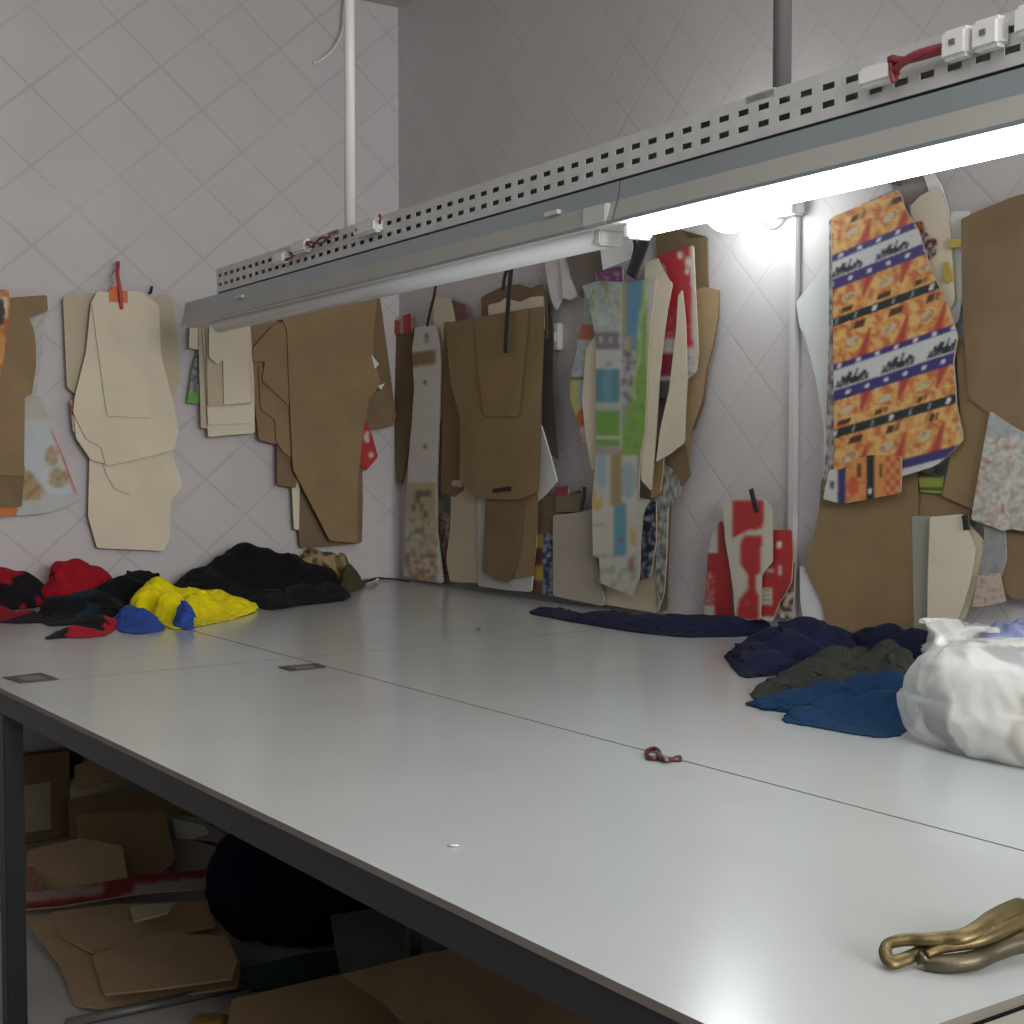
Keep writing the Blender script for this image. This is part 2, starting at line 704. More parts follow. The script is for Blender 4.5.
def fbox(name, s0, s1, d0, d1, z0, z1, m, parent, bevel=0.0):
    bm = bmesh.new()
    vs = []
    for s in (s0, s1):
        for d in (d0, d1):
            for z in (z0, z1):
                vs.append(bm.verts.new(fp(s, d, z)))
    for f in ((0, 1, 3, 2), (4, 6, 7, 5), (0, 4, 5, 1), (2, 3, 7, 6), (0, 2, 6, 4), (1, 5, 7, 3)):
        bm.faces.new([vs[i] for i in f])
    bmesh.ops.recalc_face_normals(bm, faces=bm.faces)
    if bevel:
        bmesh.ops.bevel(bm, geom=list(bm.edges), offset=bevel, segments=2, affect='EDGES')
    return from_bm(name, bm, m, parent)


fbox('tray_side', 0, LEN, -TW - .0015, -TW, 0, TH, GALV, light)
fbox('tray_bottom', 0, LEN, -TW, TW, -.002, .0, GALV, light)
fbox('added_tray_cover', 0, LEN, -TW, TW - .0015, TH - .0015, TH, GALV, light)  # cover added to keep the tray dark behind its slots
fbox('tray_end_plate', -.003, .0, -TW, TW, -.002, TH, GALV, light)
fbox('shadow_gap', .0, LEN, -.04, TW - .004, -.010, -.002, STEEL_BLK, light)


def prism(name, s0, s1, prof, m, parent, mats_by_edge=None):
    bm = bmesh.new()
    A = [bm.verts.new(fp(s0, d, z)) for d, z in prof]
    B = [bm.verts.new(fp(s1, d, z)) for d, z in prof]
    n = len(prof)
    fs = []
    for i in range(n):
        f = bm.faces.new((A[i], A[(i + 1) % n], B[(i + 1) % n], B[i]))
        fs.append(f)
    bm.faces.new(A[::-1])
    bm.faces.new(B)
    if mats_by_edge:
        for i, k in mats_by_edge.items():
            fs[i].material_index = k
    bmesh.ops.recalc_face_normals(bm, faces=bm.faces)
    return from_bm(name, bm, m, parent)


sj = sfix(619, .06)     # joint between the two reflectors
s_left = (hit(182, 310, Pa + fn * .07, fn) - Pa).dot(fdir)
prof = [(-.06, -.010), (.058, -.010), (.064, -.048), (.076, -.086), (.072, -.092), (.03, -.092), (-.03, -.092), (-.080, -.092), (-.083, -.086),
        (-.066, -.048)]
for s0, s1 in ((s_left, sj - .003), (sj + .003, LEN + .05)):
    prism('reflector', s0, s1, prof, [REFL, REFL2, WHITEPL], light, {2: 1, 4: 2, 5: 2, 6: 2})
for s in (s_left + .5, sj - .25, sj + 1.0):
    fbox('clip', s, s + .05, .055, .072, -.045, -.036, GALV, light, .001)


def half_round(name, s0, s1, r, zc, m, parent, d0=0.0):
    prf = [(d0 + r * cos(pi + pi * i / 10), zc + r * sin(pi + pi * i / 10) * 1.0) for i in range(11)]
    o = prism(name, s0, s1, prf, m, parent)
    for p in o.data.polygons:
        if len(p.vertices) == 4:
            p.use_smooth = True
    return o


TUBE_ON = emit('lit_tube', (.92, 1.0, .985), 20.0)
DIFF = mat('tube_unlit_white', (.70, .70, .72), .3, var=.03, coat=.3)
s_on = sfix(640, .03)
half_round('unlit_tube', s_left + .22, sfix(606, .02), .033, -.092, DIFF, light, .02)
half_round('lit_tube', s_on, LEN, .028, -.092, TUBE_ON, light, .03)
for s in (s_left + .20, sfix(606, .02), s_on - .03):
    fbox('lamp_holder', s, s + .022, -.008, .05, -.122, -.092, WHITEPL, light, .004)
fbox('lamp_holder', sj - .10, sj - .02, .062, .078, -.090, -.050, mat('clear_grey_plastic', (.5, .51, .5), .3), light, .003)

# connectors and their red flex on the face of the tray
REDW = mat('red_flex', (.22, .03, .04), .5, var=.1)


def conn(u0, u1, z0=.45, z1=.85, two=False):
    c = fbox('connector', sfix(u0, TW), sfix(u1, TW), TW + .001, TW + .028, TH * z0, TH * z1, WHITEPL, light, .006)
    if two:
        fbox('connector_screw', sfix(u0, TW) + .02, sfix(u0, TW) + .03, TW + .028, TW + .031, TH * .6, TH * .7, STEEL_GRY, c)
    return c


conn(280, 291, .30, .75)
conn(299, 313, .48, .95)
conn(362, 384, .42, .90, True)
conn(868, 902, .30, .72)
conn(950, 977, .34, .92, True)
conn(980, 1009, .34, .92, True)
conn(1022, 1040, .40, .95)


def flex(name, pts, r=.0035):
    tube(name, spline([fp(sfix(u, TW), TW + .012 + dd, TH * z) for u, z, dd in pts], 5), r, REDW, light, 6)


flex('red_wire', [(290, .5, 0), (294, .35, .012), (300, .55, .0), (303, .6, .012)])
flex('red_wire', [(313, .75, 0), (320, .55, .016), (326, .80, .006), (335, .72, .014)])
flex('red_wire', [(311, .7, 0), (318, .75, .02), (328, .6, .01), (337, .78, .008)])
flex('red_wire', [(384, .7, 0), (388, .8, .01), (386, .95, .006)])
flex('red_wire', [(902, .55, 0), (905, .48, .012), (925, .62, .016), (952, .66, .004)], .006)
flex('red_wire', [(902, .5, 0), (900, .72, .012), (915, .60, .010), (952, .60, .004)], .006)
flex('red_wire', [(902, .45, 0), (903, .25, .012), (900, .65, .012), (896, .4, .008)], .004)
# suspension rods
for u, m, r in ((350.0, mat('white_rod', (.72, .73, .70), .4, var=.04), .015), (781, mat('grey_rod', (.16, .16, .16), .4, metal=.3, var=.08), .0165)):
    s = sfix(u)
    ro = bpy.data.objects
    bm = bmesh.new()
    p = fp(s, 0, 0)
    top = CEIL_Z - ZT - SLOPE * s
    add_tube(bm, [fp(s, 0, .0), fp(s, 0, top)], r, 12)
    from_bm('suspension_rod', bm, m, light, True)
    fbox('rod_bracket', s - .035, s + .035, -TW, TW, TH - .012, TH + .002, GALV, light)

# cord hanging from the ceiling beside the white rod
WIRE = mat('white_cord', (.72, .71, .69), .5, var=.04)
wp = [on_x(346, -6, .03), on_x(344, 10, .03), on_x(343, 28, .035), on_x(338, 42, .035), on_x(329, 54, .03), on_x(319, 61, .012), on_x(313, 63, .006)]
wp[0].z = CEIL_Z
cord = tube('loose_ceiling_wire', spline(wp, 6), .006, WIRE)
tag(cord, 'thin white cord curving down from the ceiling beside the white rod', 'cord')

# ------------------------------------------------------------------ wall bulb behind the fixture
bc = on_y(728, 206, -.185)
bulb = empty('wall_lamp', (bc.x, 0, bc.z))
tag(bulb, 'glowing round bulb in a white holder on the right wall below the lit tube', 'lamp')
BULB = emit('lit_bulb', (.92, 1.0, .985), 18.0)


def lathe_y(name, prof, m, parent, n=24):
    """prof: (distance from wall, radius)"""
    bm = bmesh.new()
    rings = []
    for d, r in prof:
        rings.append([bm.verts.new((bc.x + r * cos(2 * pi * k / n), -d, bc.z + r * sin(2 * pi * k / n))) for k in range(n)])
    for a, b in zip(rings, rings[1:]):
        for k in range(n):
            bm.faces.new((a[k], a[(k + 1) % n], b[(k + 1) % n], b[k]))
    bm.faces.new(rings[0])
    bm.faces.new(rings[-1])
    bmesh.ops.recalc_face_normals(bm, faces=bm.faces)
    return from_bm(name, bm, m, parent, True)


lathe_y('holder', [(0, .05), (.012, .05), (.014, .032), (.06, .030), (.062, .02)], WHITEPL, bulb)
lathe_y('bulb', [(.062, .018), (.08, .022), (.10, .042), (.13, .062), (.165, .074), (.20, .073), (.225, .062), (.245, .042), (.256, .02), (.258, .003)], BULB, bulb)

# ------------------------------------------------------------------ lights of the room, plus an added fill


def area(name, loc, rot, sx, sy_, power, col=(1, 1, 1)):
    l = bpy.data.lights.new(name, 'AREA')
    l.shape = 'RECTANGLE'
    l.size, l.size_y = sx, sy_
    l.energy = power
    l.color = col
    o = bpy.data.objects.new(name, l)
    COL.objects.link(o)
    o.location = loc
    o.rotation_euler = rot
    return o


area('added_fill_light', (8.4, -2.2, 2.3), (0, radians(84), 0), 1.2, 2.8, 180, (1, .985, .97))  # added unseen fill that brightens the left wall; no window here
area('ceiling_tube_light', (5.0, -2.6, CEIL_Z - .25), (0, 0, 0), 3.0, 1.6, 28, (1, .985, .96))
W = bpy.data.worlds.new('room_air')
SC.world = W
W.use_nodes = True
W.node_tree.nodes['Background'].inputs['Color'].default_value = (.95, .97, 1, 1)
W.node_tree.nodes['Background'].inputs['Strength'].default_value = .13
SC.view_settings.view_transform = 'Standard'
SC.view_settings.look = 'None'
SC.view_settings.gamma = 1
SC.view_settings.use_curve_mapping = False
SC.view_settings.exposure = 0.0

# ------------------------------------------------------------------ hooks and clips


def peg(wall, u, v, label, out=.09, m=None, name='wall_hook', cat='hook', r=.006):
    m = m or NAIL
    p0 = on_x(u, v, 0) if wall == 'L' else on_y(u, v, 0)
    n = Vector((1, 0, 0)) if wall == 'L' else Vector((0, -1, 0))
    o = tube(name, spline([p0, p0 + n * out * .6, p0 + n * out + UP * .004, p0 + n * (out + .01) + UP * .022], 4), r, m)
    for q in o.data.vertices:
        q.co -= p0
    o.location = p0
    tag(o, label, cat)
    return o


def strap(wall, pts, w, layer, m, label, name='hanging_strap', cat='strap', group=None):
    """flat band following pixel points at a wall distance"""
    d = .012 + layer * .0078 + .034
    P = [on_x(u, v, d) if wall == 'L' else on_y(u, v, -d) for u, v in pts]
    nrm = Vector((1, 0, 0)) if wall == 'L' else Vector((0, -1, 0))
    o = tube(name, spline(P, 5), w, m, None, 8, .25, nrm)
    c = P[0].copy()
    for q in o.data.vertices:
        q.co -= c
    o.location = c
    tag(o, label, cat, group)
    return o


def h2(*a):
    """repeatable pseudo-random number from coordinates"""
    x = sin(a[0] * 12.9898 + (a[1] if len(a) > 1 else 0) * 78.233 + (a[2] if len(a) > 2 else 0) * 37.7) * 43758.5453
    return x - math.floor(x)


def blot(u, v, c, rx, ry=None, ang=0):
    ry = ry or rx
    dx, dy = u - c[0], v - c[1]
    if ang:
        dx, dy = dx * cos(ang) + dy * sin(ang), -dx * sin(ang) + dy * cos(ang)
    return (dx / rx) ** 2 + (dy / ry) ** 2 < 1


WHT = lin((205, 207, 205))
CRM = lin((206, 198, 176))
RED = lin((196, 30, 36))
ORG = lin((222, 140, 52))
YEL = lin((226, 176, 70))
NAV = lin((66, 58, 120))
BLK = lin((44, 48, 52))
TAN = lin((190, 165, 120))
BLU = lin((105, 165, 190))
GRN = lin((130, 178, 70))

# ================================================================== LEFT WALL
G = 'patterns hanging at the left end of the left wall'


def c_lace(u, v):
    return lin((200, 196, 190)) if (int(u / 2.2) + int(v / 3)) % 5 else lin((180, 174, 168))


def c_food(u, v):
    if v > 500 or (v > 494 and u > 40):
        return lin((190, 192, 190))
    if blot(u, v, (52, 456), 7, 10) or blot(u, v, (58, 478), 10, 10):
        return TAN if fbm((u / 4, v / 4, 1)) > -.15 else lin((150, 122, 84))
    if u - 52 > (v - 432) * .37 and v > 430 and u - 55.5 < (v - 432) * .37:
        return lin((205, 90, 60))
    if v > 470 and u - 26 < (v - 470) * .75 + 4 and v < 505:
        return lin((180, 152, 100)) if (u + v) % 18 > 5 else lin((150, 120, 80))
    if v < 420:
        return lin((192, 186, 170))
    return lin((196, 204, 208))


def c_orange_yellow(u, v):
    k = fbm((u / 9, v / 14, 4))
    if blot(u, v, (1, 312), 4, 14):
        return lin((60, 40, 32))
    if 1 < u < 8 and 297 < v < 318:
        return lin((225, 215, 190))
    return lin((214, 150, 40)) if k < .05 else lin((190, 96, 30))


sheet('L', 0, [(27, 318), (48, 309), (42, 330), (43, 345), (39, 372), (37, 395), (20, 400), (18, 330)], None,
      'narrow white lace-patterned paper edge showing behind the leftmost brown pattern', G, colf=c_lace, bundle='A')
sheet('L', 1, [(20, 398), (38, 396), (46, 410), (52, 430), (63, 455), (79, 499), (66, 507), (48, 513), (16, 516), (18, 470)], None,
      'printed white card with tan round pictures beside the leftmost brown pattern', G, colf=c_food, bundle='A')
sheet('L', 2, [(-25, 502), (14, 504), (18, 509), (16, 515), (-25, 520)], mat('orange_card', (.62, .17, .03), .5, var=.08),
      'orange card strip at the bottom of the leftmost bundle', G, bundle='A')
sheet('L', 3, [(-25, 460), (25, 466), (24, 476), (22, 507), (-25, 508)], BROWN_D,
      'dark brown cardboard piece showing below the leftmost brown pattern', G, bundle='A')
sheet('L', 4, [(-25, 296), (2, 298), (47, 295), (48, 311), (29, 318), (34, 330), (36, 345), (36, 366), (32, 394), (25, 397), (24, 476), (-25, 474)],
      BROWN, 'brown cardboard trouser pattern at the far left of the left wall', G, bundle='A')
sheet('L', 5, [(-25, 288), (9, 290), (10, 312), (5, 350), (1, 375), (-25, 378)], None,
      'yellow and orange printed card over the leftmost brown pattern', G, colf=c_orange_yellow, bundle='A')
peg('L', -12, 286, 'steel nail holding the leftmost bundle of patterns')

# ---- cream bundle with the red hook
G = 'cream patterns hanging from the red hook'
sheet('L', 0, [(63, 298), (68, 294), (120, 292), (120, 396), (75, 394), (67, 387)], CREAM_D,
      'tan card pattern at the back left of the cream bundle with the red hook', G, bundle='B', curl=.01)
sheet('L', 1, [(130, 297), (158, 298), (173, 298), (177, 330), (180, 377), (175, 398), (130, 400)], CREAM_D,
      'tan card pattern at the back right of the cream bundle with the red hook', G, bundle='B')
sheet('L', 2, [(90, 440), (160, 440), (172, 452), (183, 486), (171, 501), (170, 540), (163, 551), (97, 548), (88, 516)], CREAM,
      'cream card pattern hanging lowest in the bundle with the red hook', G, bundle='B')
sheet('L', 3, [(97, 440), (158, 440), (158, 458), (145, 478), (132, 495), (115, 489), (106, 474)], CREAM,
      'cream card ending in a downward point in the bundle with the red hook', G, bundle='B')
sheet('L', 3.0, [(70, 400), (82, 400), (82, 436), (73, 432)], None, 'small red printed card edge left of the cream bundle', G, bundle='B',
      colf=lambda u, v: RED if fbm((u / 3, v / 5, 2)) > -.1 else CRM)
sheet('L', 4, [(80, 380), (120, 380), (125, 450), (106, 464), (91, 460), (76, 438), (74, 415)], CREAM,
      'cream card with a curved lower left corner behind the wide cream pattern', G, bundle='B')
sheet('L', 5, [(91, 303), (97, 292), (140, 291), (159, 305), (161, 355), (174, 405), (179, 432), (174, 450), (135, 460), (106, 466), (101, 447), (86, 439),
               (73, 412), (75, 396), (86, 352)], CREAM,
      'wide cream card pattern in the middle of the bundle with the red hook', G, bundle='B')
o = sheet('L', 6, [(92, 304), (122, 305), (145, 304), (149, 340), (151, 371), (150, 418), (107, 416), (98, 350)], CREAM,
          'narrow cream card pattern at the front of the bundle with the red hook', G, bundle='B')
hk = empty('red_hook', on_x(119, 290, 0))
tag(hk, 'red plastic hook holding the cream card bundle on the left wall', 'hook')
P0 = on_x(117, 286, .065)
tube('hook_bar', spline([on_x(118, 263, .0), on_x(118, 264, .06), on_x(117.5, 275, .085), on_x(120, 290, .088), on_x(121.5, 309, .088)], 5), .007, REDPL, hk)
bm = bmesh.new()
for (u0, v0, u1, v1) in ((108, 290, 127, 303), (111, 286, 120, 291)):
    a_, b_ = on_x(u0, v0, .07), on_x(u1, v1, .07)
    add_box(bm, (.062, min(a_.y, b_.y), min(a_.z, b_.z)), (.078, max(a_.y, b_.y), max(a_.z, b_.z)))
bmesh.ops.recalc_face_normals(bm, faces=bm.faces)
from_bm('clip', bm, ORANGEPL, hk)
tube('wire_loop', spline([on_x(113, 284, .07), on_x(111, 277, .07), on_x(114, 271, .07), on_x(118, 270, .07)], 5), .003, NAIL, hk, 6)
peg('L', 149, 293, 'small black nail in the wall beside the red hook', .02, BLACKPL, r=.005)

# ---- small cream stack
G = 'small cream patterns under the left end of the light fixture'


def c_grocery(u, v):
    if v > 393:
        return lin((88, 170, 50))
    k = fbm((u / 3, v / 4, 7))
    return lin((58, 48, 96)) if k > .1 else (lin((180, 185, 175)) if k > -.1 else lin((70, 110, 80)))


sheet('L', 0, [(199, 345), (204, 350), (199, 404), (187, 403), (192, 370)], None,
      'small purple and green printed card poking out left of the small cream stack', G, colf=c_grocery, bundle='C')
sheet('L', 1, [(190, 322), (205, 322), (205, 350), (200, 350), (189, 348)], CREAM,
      'short cream card at the upper left of the small cream stack', G, bundle='C')
sheet('L', 2, [(199, 322), (215, 322), (215, 429), (201, 428), (199, 360)], CREAM_D,
      'long narrow cream card on the left side of the small cream stack', G, bundle='C')
sheet('L', 3, [(202, 322), (250, 320), (254, 380), (255, 433), (230, 435), (208, 437), (205, 372)], CREAM,
      'largest cream card at the back of the small cream stack', G, bundle='C')
sheet('L', 4, [(205, 322), (250, 320), (254, 380), (254, 423), (208, 425), (206, 372)], CREAM,
      'cream card second from the back of the small cream stack', G, bundle='C')
sheet('L', 5, [(206, 322), (249, 320), (252, 404), (222, 406), (208, 406)], CREAM_D,
      'shorter cream card in the middle of the small cream stack', G, bundle='C')
sheet('L', 6, [(221, 322), (249, 320), (251, 402), (224, 405), (223, 360)], CREAM,
      'narrow cream card on the right side of the small cream stack', G, bundle='C')
sheet('L', 7, [(209, 322), (242, 320), (238, 342), (232, 355), (217, 364), (209, 357)], CREAM,
      'small pointed cream card at the front of the small cream stack', G, bundle='C')
peg('L', 226, 318, 'steel nail holding the small cream stack')

# ---- big brown bundle by the corner
G = 'brown patterns left of the room corner'
sheet('L', 0, [(297, 455), (362, 455), (363, 500), (362, 543), (330, 546), (300, 548), (296, 500)], BROWN_D,
      'brown cardboard piece hanging lowest behind the big brown trouser pattern', G, bundle='D')
sheet('L', 0.5, [(340, 296), (372, 292), (380, 297), (390, 370), (396, 417), (393, 426), (370, 430), (345, 428)], BROWN_D,
      'brown cardboard pattern at the right edge of the big brown bundle', G, bundle='D')
sheet('L', 1.5, [(360, 418), (366, 420), (372, 434), (378, 457), (366, 471), (360, 465)], None,
      'small red printed card behind the right side of the big brown trouser pattern', G, bundle='D',
      colf=lambda u, v: lin((215, 205, 195)) if blot(u, v, (367, 437), 2.6, 6) or blot(u, v, (371, 455), 2, 3) else RED)
sheet('L', 1, [(291, 468), (300, 468), (299, 530), (294, 529)], CREAM,
      'thin cream card edge left of the lowest brown piece', G, bundle='D')
sheet('L', 2, [(277, 440), (296, 440), (296, 488), (283, 486), (277, 484)], BROWN_D,
      'dark brown cardboard tab under the left flaps of the big brown bundle', G, bundle='D')
sheet('L', 2.5, [(249, 322), (275, 322), (292, 322), (292, 446), (276, 444), (259, 440), (250, 366), (248, 345)], BROWN,
      'brown cardboard pattern at the far left of the big brown bundle', G, bundle='D')
sheet('L', 3.5, [(258, 366), (294, 366), (294, 460), (283, 452), (276, 441), (275, 420), (261, 409)], BROWN,
      'brown cardboard flap under the armhole shaped piece of the big brown bundle', G, bundle='D')
sheet('L', 4.5, [(252, 349), (272, 326), (294, 318), (296, 412), (262, 381), (265, 361), (253, 362)], BROWN,
      'brown cardboard piece with an armhole curve on the left of the big brown bundle', G, bundle='D')
o = sheet('L', 5.5, [(274, 300), (330, 286), (376, 283), (377, 300), (373, 340), (374, 358), (381, 384), (369, 399), (363, 434), (358, 480), (357, 543), (330, 541),
                     (312, 506), (293, 469), (290, 408), (287, 330)], BROWN,
          'big brown cardboard trouser pattern at the front left of the room corner', G, bundle='D')
sheet('L', 5.8, [(371, 354), (379, 364), (375, 369)], WHITECARD, 'torn white paper label', G, name='torn_label', thick=.001, bundle='D', parent=o)
sheet('L', 5.8, [(378, 386), (385, 383), (381, 390)], WHITECARD, None, G, name='torn_label', thick=.001, bundle='D', parent=o)
peg('L', 330, 280, 'steel nail holding the big brown bundle')

# ================================================================== RIGHT WALL
G = 'patterns hanging between the room corner and the strip pattern'
sheet('R', 0, [(393, 329), (413, 327), (413, 425), (402, 485), (397, 481), (394, 400)], BROWN_D,
      'narrow brown cardboard pattern right beside the room corner', G, bundle='E')
sheet('R', 1, [(392, 319), (400, 321), (402, 316), (411, 313), (412, 334), (393, 334)], None,
      'short red printed card at the top of the narrow brown pattern', G, bundle='E',
      colf=lambda u, v: lin((220, 190, 185)) if 400.6 < u < 402.2 else RED)


def c_strip(u, v):
    base = lin((226, 223, 220))
    if 352 < v - (u - 413) * -.12 < 367 and u > 411.5 and u < 436:
        return lin((158, 132, 88))
    for c in ((427, 336), (427, 341), (425, 383), (425, 446)):
        if blot(u, v, c, 1.8, 2.6):
            return lin((80, 80, 84))
    if v > 482:
        if u < 436 - (v - 482) * -.02:
            k = fbm((u / 5, v / 6, 3))
            if v < 520:
                b = lin((200, 184, 144))
                if h2(int(u / 4), int(v / 7)) > .68 and 408 < u < 432:
                    return lin((122, 104, 78))
                return b
            if v > 555 and k > .05:
                return lin((168, 112, 84))
            if k > .2:
                return lin((128, 150, 110))
            return lin((196, 178, 130)) if k > -.12 else lin((214, 206, 184))
    return base


G = 'patterns on the left strap of the right wall'
sheet('R', 0, [(447, 303), (453, 300), (455, 312), (460, 303), (464, 304), (468, 318), (468, 360), (447, 360)], mat('dull_red_card', (.20, .10, .09), .6, var=.2),
      'dull red card tops between the strip pattern and the wide brown pattern', G, bundle='F')
sheet('R', 1, [(433, 300), (441, 297), (450, 298), (453, 310), (455, 322), (452, 420), (436, 420), (434, 330)], CREAM,
      'cream card showing behind the top of the long grey strip pattern', G, bundle='F')
sheet('R', 3, [(415, 327), (436, 325), (440, 345), (441, 370), (439, 425), (437, 480), (437, 530), (440, 556), (443, 583), (424, 581), (404, 577), (406, 520),
               (408, 463), (412, 420), (414, 388), (412, 350)], None,
      'long pale grey strip pattern with a printed lower half near the room corner', G, bundle='F', colf=c_strip)
strap('R', [(436, 283), (434, 296), (430, 312), (427, 326)], .010, 4, BLACKPL, 'black strap holding the long pale grey strip pattern')

# ---- wide brown bundle with the black strap
G = 'patterns on the black strap in the middle of the right wall'


def c_redwhite_bits(u, v):
    k = fbm((u / 4, v / 6, 5))
    return lin((150, 40, 46)) if k > .12 else (lin((176, 172, 168)) if k > -.12 else lin((70, 66, 70)))


def c_photo_bits(u, v):
    k = fbm((u / 4, v / 5, 8))
    return lin((190, 190, 188)) if k > .15 else (lin((90, 74, 66)) if k > -.1 else lin((150, 38, 44)))


sheet('R', 0, [(538, 302), (550, 306), (553, 330), (553, 385), (558, 460), (548, 452), (538, 430)], mat('shadow_sheet', (.10, .085, .075), .7, var=.2),  # dark sheet put in where only shadow lies beside the bundle
      'dark sheet standing in for the shadow on the right side of the wide brown pattern', G, bundle='G')
sheet('R', 0, [(440, 512), (461, 512), (459, 550), (456, 572), (445, 578), (441, 545)], None,
      'red and white printed card low between the strip pattern and the cream pattern', G, bundle='G', colf=c_redwhite_bits)
sheet('R', 1, [(449, 425), (470, 425), (470, 500), (450, 500)], None,
      'dark printed card edge left of the wide brown pattern', G, bundle='G', colf=c_photo_bits)
sheet('R', 1, [(530, 420), (541, 425), (550, 455), (557, 481), (546, 494), (536, 503), (525, 500)], WHITECARD,
      'white card corner on the lower right of the wide brown pattern', G, bundle='G')
sheet('R', 2, [(444, 322), (464, 322), (464, 490), (455, 497), (441, 493), (442, 400)], BROWN_D,
      'brown cardboard edge on the left side of the wide brown pattern', G, bundle='G')
sheet('R', 1, [(481, 297), (500, 294), (502, 286), (518, 284), (530, 288), (541, 284), (547, 300), (547, 340), (482, 340)], BROWN_D,
      'brown cardboard top rising behind the wide brown pattern', G, bundle='G')
sheet('R', 2, [(488, 305), (500, 302), (505, 298), (520, 302), (531, 297), (543, 296), (544, 330), (489, 330)], CREAM,
      'cream card top with a wavy edge behind the wide brown pattern', G, bundle='G')
sheet('R', 2, [(452, 480), (478, 480), (479, 530), (481, 583), (450, 582), (446, 560), (450, 530)], CREAM_D,
      'tan card hanging below the left side of the wide brown pattern', G, bundle='G')
sheet('R', 3, [(477, 490), (537, 488), (536, 540), (531, 592), (505, 590), (478, 586)], mat('clear_film', (.50, .50, .47), .25, var=.1, scale=14),
      'grey plastic film behind the small brown pieces below the wide brown pattern', G, bundle='G')
sheet('R', 4, [(522, 488), (537, 486), (536, 530), (533, 576), (514, 579), (515, 530)], BROWN,
      'small brown cardboard piece on the right below the wide brown pattern', G, bundle='G')
sheet('R', 5, [(486, 488), (524, 486), (520, 540), (517, 565), (508, 583), (494, 579), (482, 571), (484, 530)], BROWN_D,
      'small brown cardboard piece with a rounded bottom below the wide brown pattern', G, bundle='G')
wide = sheet('R', 6.5, [(445, 323), (490, 315), (543, 306), (543, 340), (541, 388), (540, 440), (538, 492), (526, 497), (517, 500), (476, 499), (468, 490), (460, 481),
                        (460, 418), (451, 385)], BROWN,
             'wide brown cardboard pattern under the black strap on the right wall', G, bundle='G')
sheet('R', 6.75, [(492, 489), (511, 486), (511, 491), (493, 493)], mat('slot_dark', (.03, .025, .02), .9), 'dark slot cut in the cardboard', G, name='cut_slot',
      thick=.001, bundle='G', parent=wide)
sheet('R', 7.5, [(474, 318), (528, 309), (527, 330), (522, 380), (518, 417), (484, 416), (478, 370)], BROWN,
      'brown cardboard pocket piece lying over the wide brown pattern', G, bundle='G')
st = strap('R', [(512, 262), (510.5, 276), (508.5, 300), (507, 325), (505.5, 353)], .015, 8.6, BLACKPL, 'black strap running down over the wide brown pattern')
strap('R', [(510, 265), (505, 275), (503, 290)], .011, 8.6, BLACKPL, 'short black strap loop at the top of the wide brown pattern')
peg('R', 511, 260, 'steel nail at the top of the long black strap', .10)

# white socket, pale paper
so = empty('wall_socket', on_y(557, 337, 0))
tag(so, 'small white socket on the right wall between two bundles', 'socket')
a_, b_ = on_y(551.5, 351, 0), on_y(563.5, 323, 0)
box('plate', (a_.x, -.022, a_.z), (b_.x, 0, b_.z), WHITEPL, so, .004)
box('rocker', (a_.x + .012, -.027, a_.z + .03), (b_.x - .012, -.021, b_.z - .03), WHITEPL, so, .002)
G = 'pale papers near the socket'
sheet('R', 0, [(543, 250), (557, 247), (561, 270), (563, 297), (556, 310), (551, 300), (547, 280)], PINKPAPER,
      'pale pink paper strip hanging above the white socket', G, bundle='H', curl=.02)
sheet('R', 1.2, [(558, 250), (566, 247), (570, 275), (577, 296), (570, 300), (563, 298), (561, 272)], PINKPAPER,
      'narrow pale pink paper strip left of the colourful bundle', G, bundle='H', curl=.02)
peg('R', 556, 245, 'steel nail holding the pale pink papers', .05)

# ---- grey card and blue pack low on the wall
G = 'patterns on the small black clip low on the right wall'


def c_bluepack(u, v):
    k = fbm((u / 3.5, v / 4, 9))
    if u < 543:
        return lin((196, 158, 40)) if (v < 548 or 566 < v < 580) else lin((110, 70, 60))
    return lin((40, 46, 104)) if k > -.12 else lin((170, 176, 190))


sheet('R', 0, [(538, 502), (546, 496), (572, 493), (575, 530), (553, 540), (538, 541)], BROWN_D,
      'brown cardboard piece above the grey card low on the right wall', G, bundle='I')
sheet('R', 1, [(533, 535), (556, 532), (557, 597), (532, 593)], None,
      'blue and yellow printed card left of the grey card', G, bundle='I', colf=c_bluepack)
sheet('R', 2, [(555, 487), (568, 486), (568, 494), (581, 490), (582, 512), (556, 512)], None,
      'small red and black printed card tops above the grey card', G, bundle='I',
      colf=lambda u, v: lin((150, 36, 44)) if u < 567 and v < 495 else (lin((50, 56, 52)) if v < 494 else lin((120, 104, 80))))
sheet('R', 3, [(553, 515), (575, 513), (593, 509), (596, 560), (604, 600), (602, 606), (578, 601), (553, 596)], GREYCARD,
      'plain grey card standing on the table edge left of the colourful bundle', G, bundle='I')
strap('R', [(584.5, 487), (584, 498), (581, 510)], .010, 3.6, BLACKPL, 'small black clip above the plain grey card', 'clip', 'clip')

# ---- the colourful bundle
G = 'patterns in the colourful printed bundle'


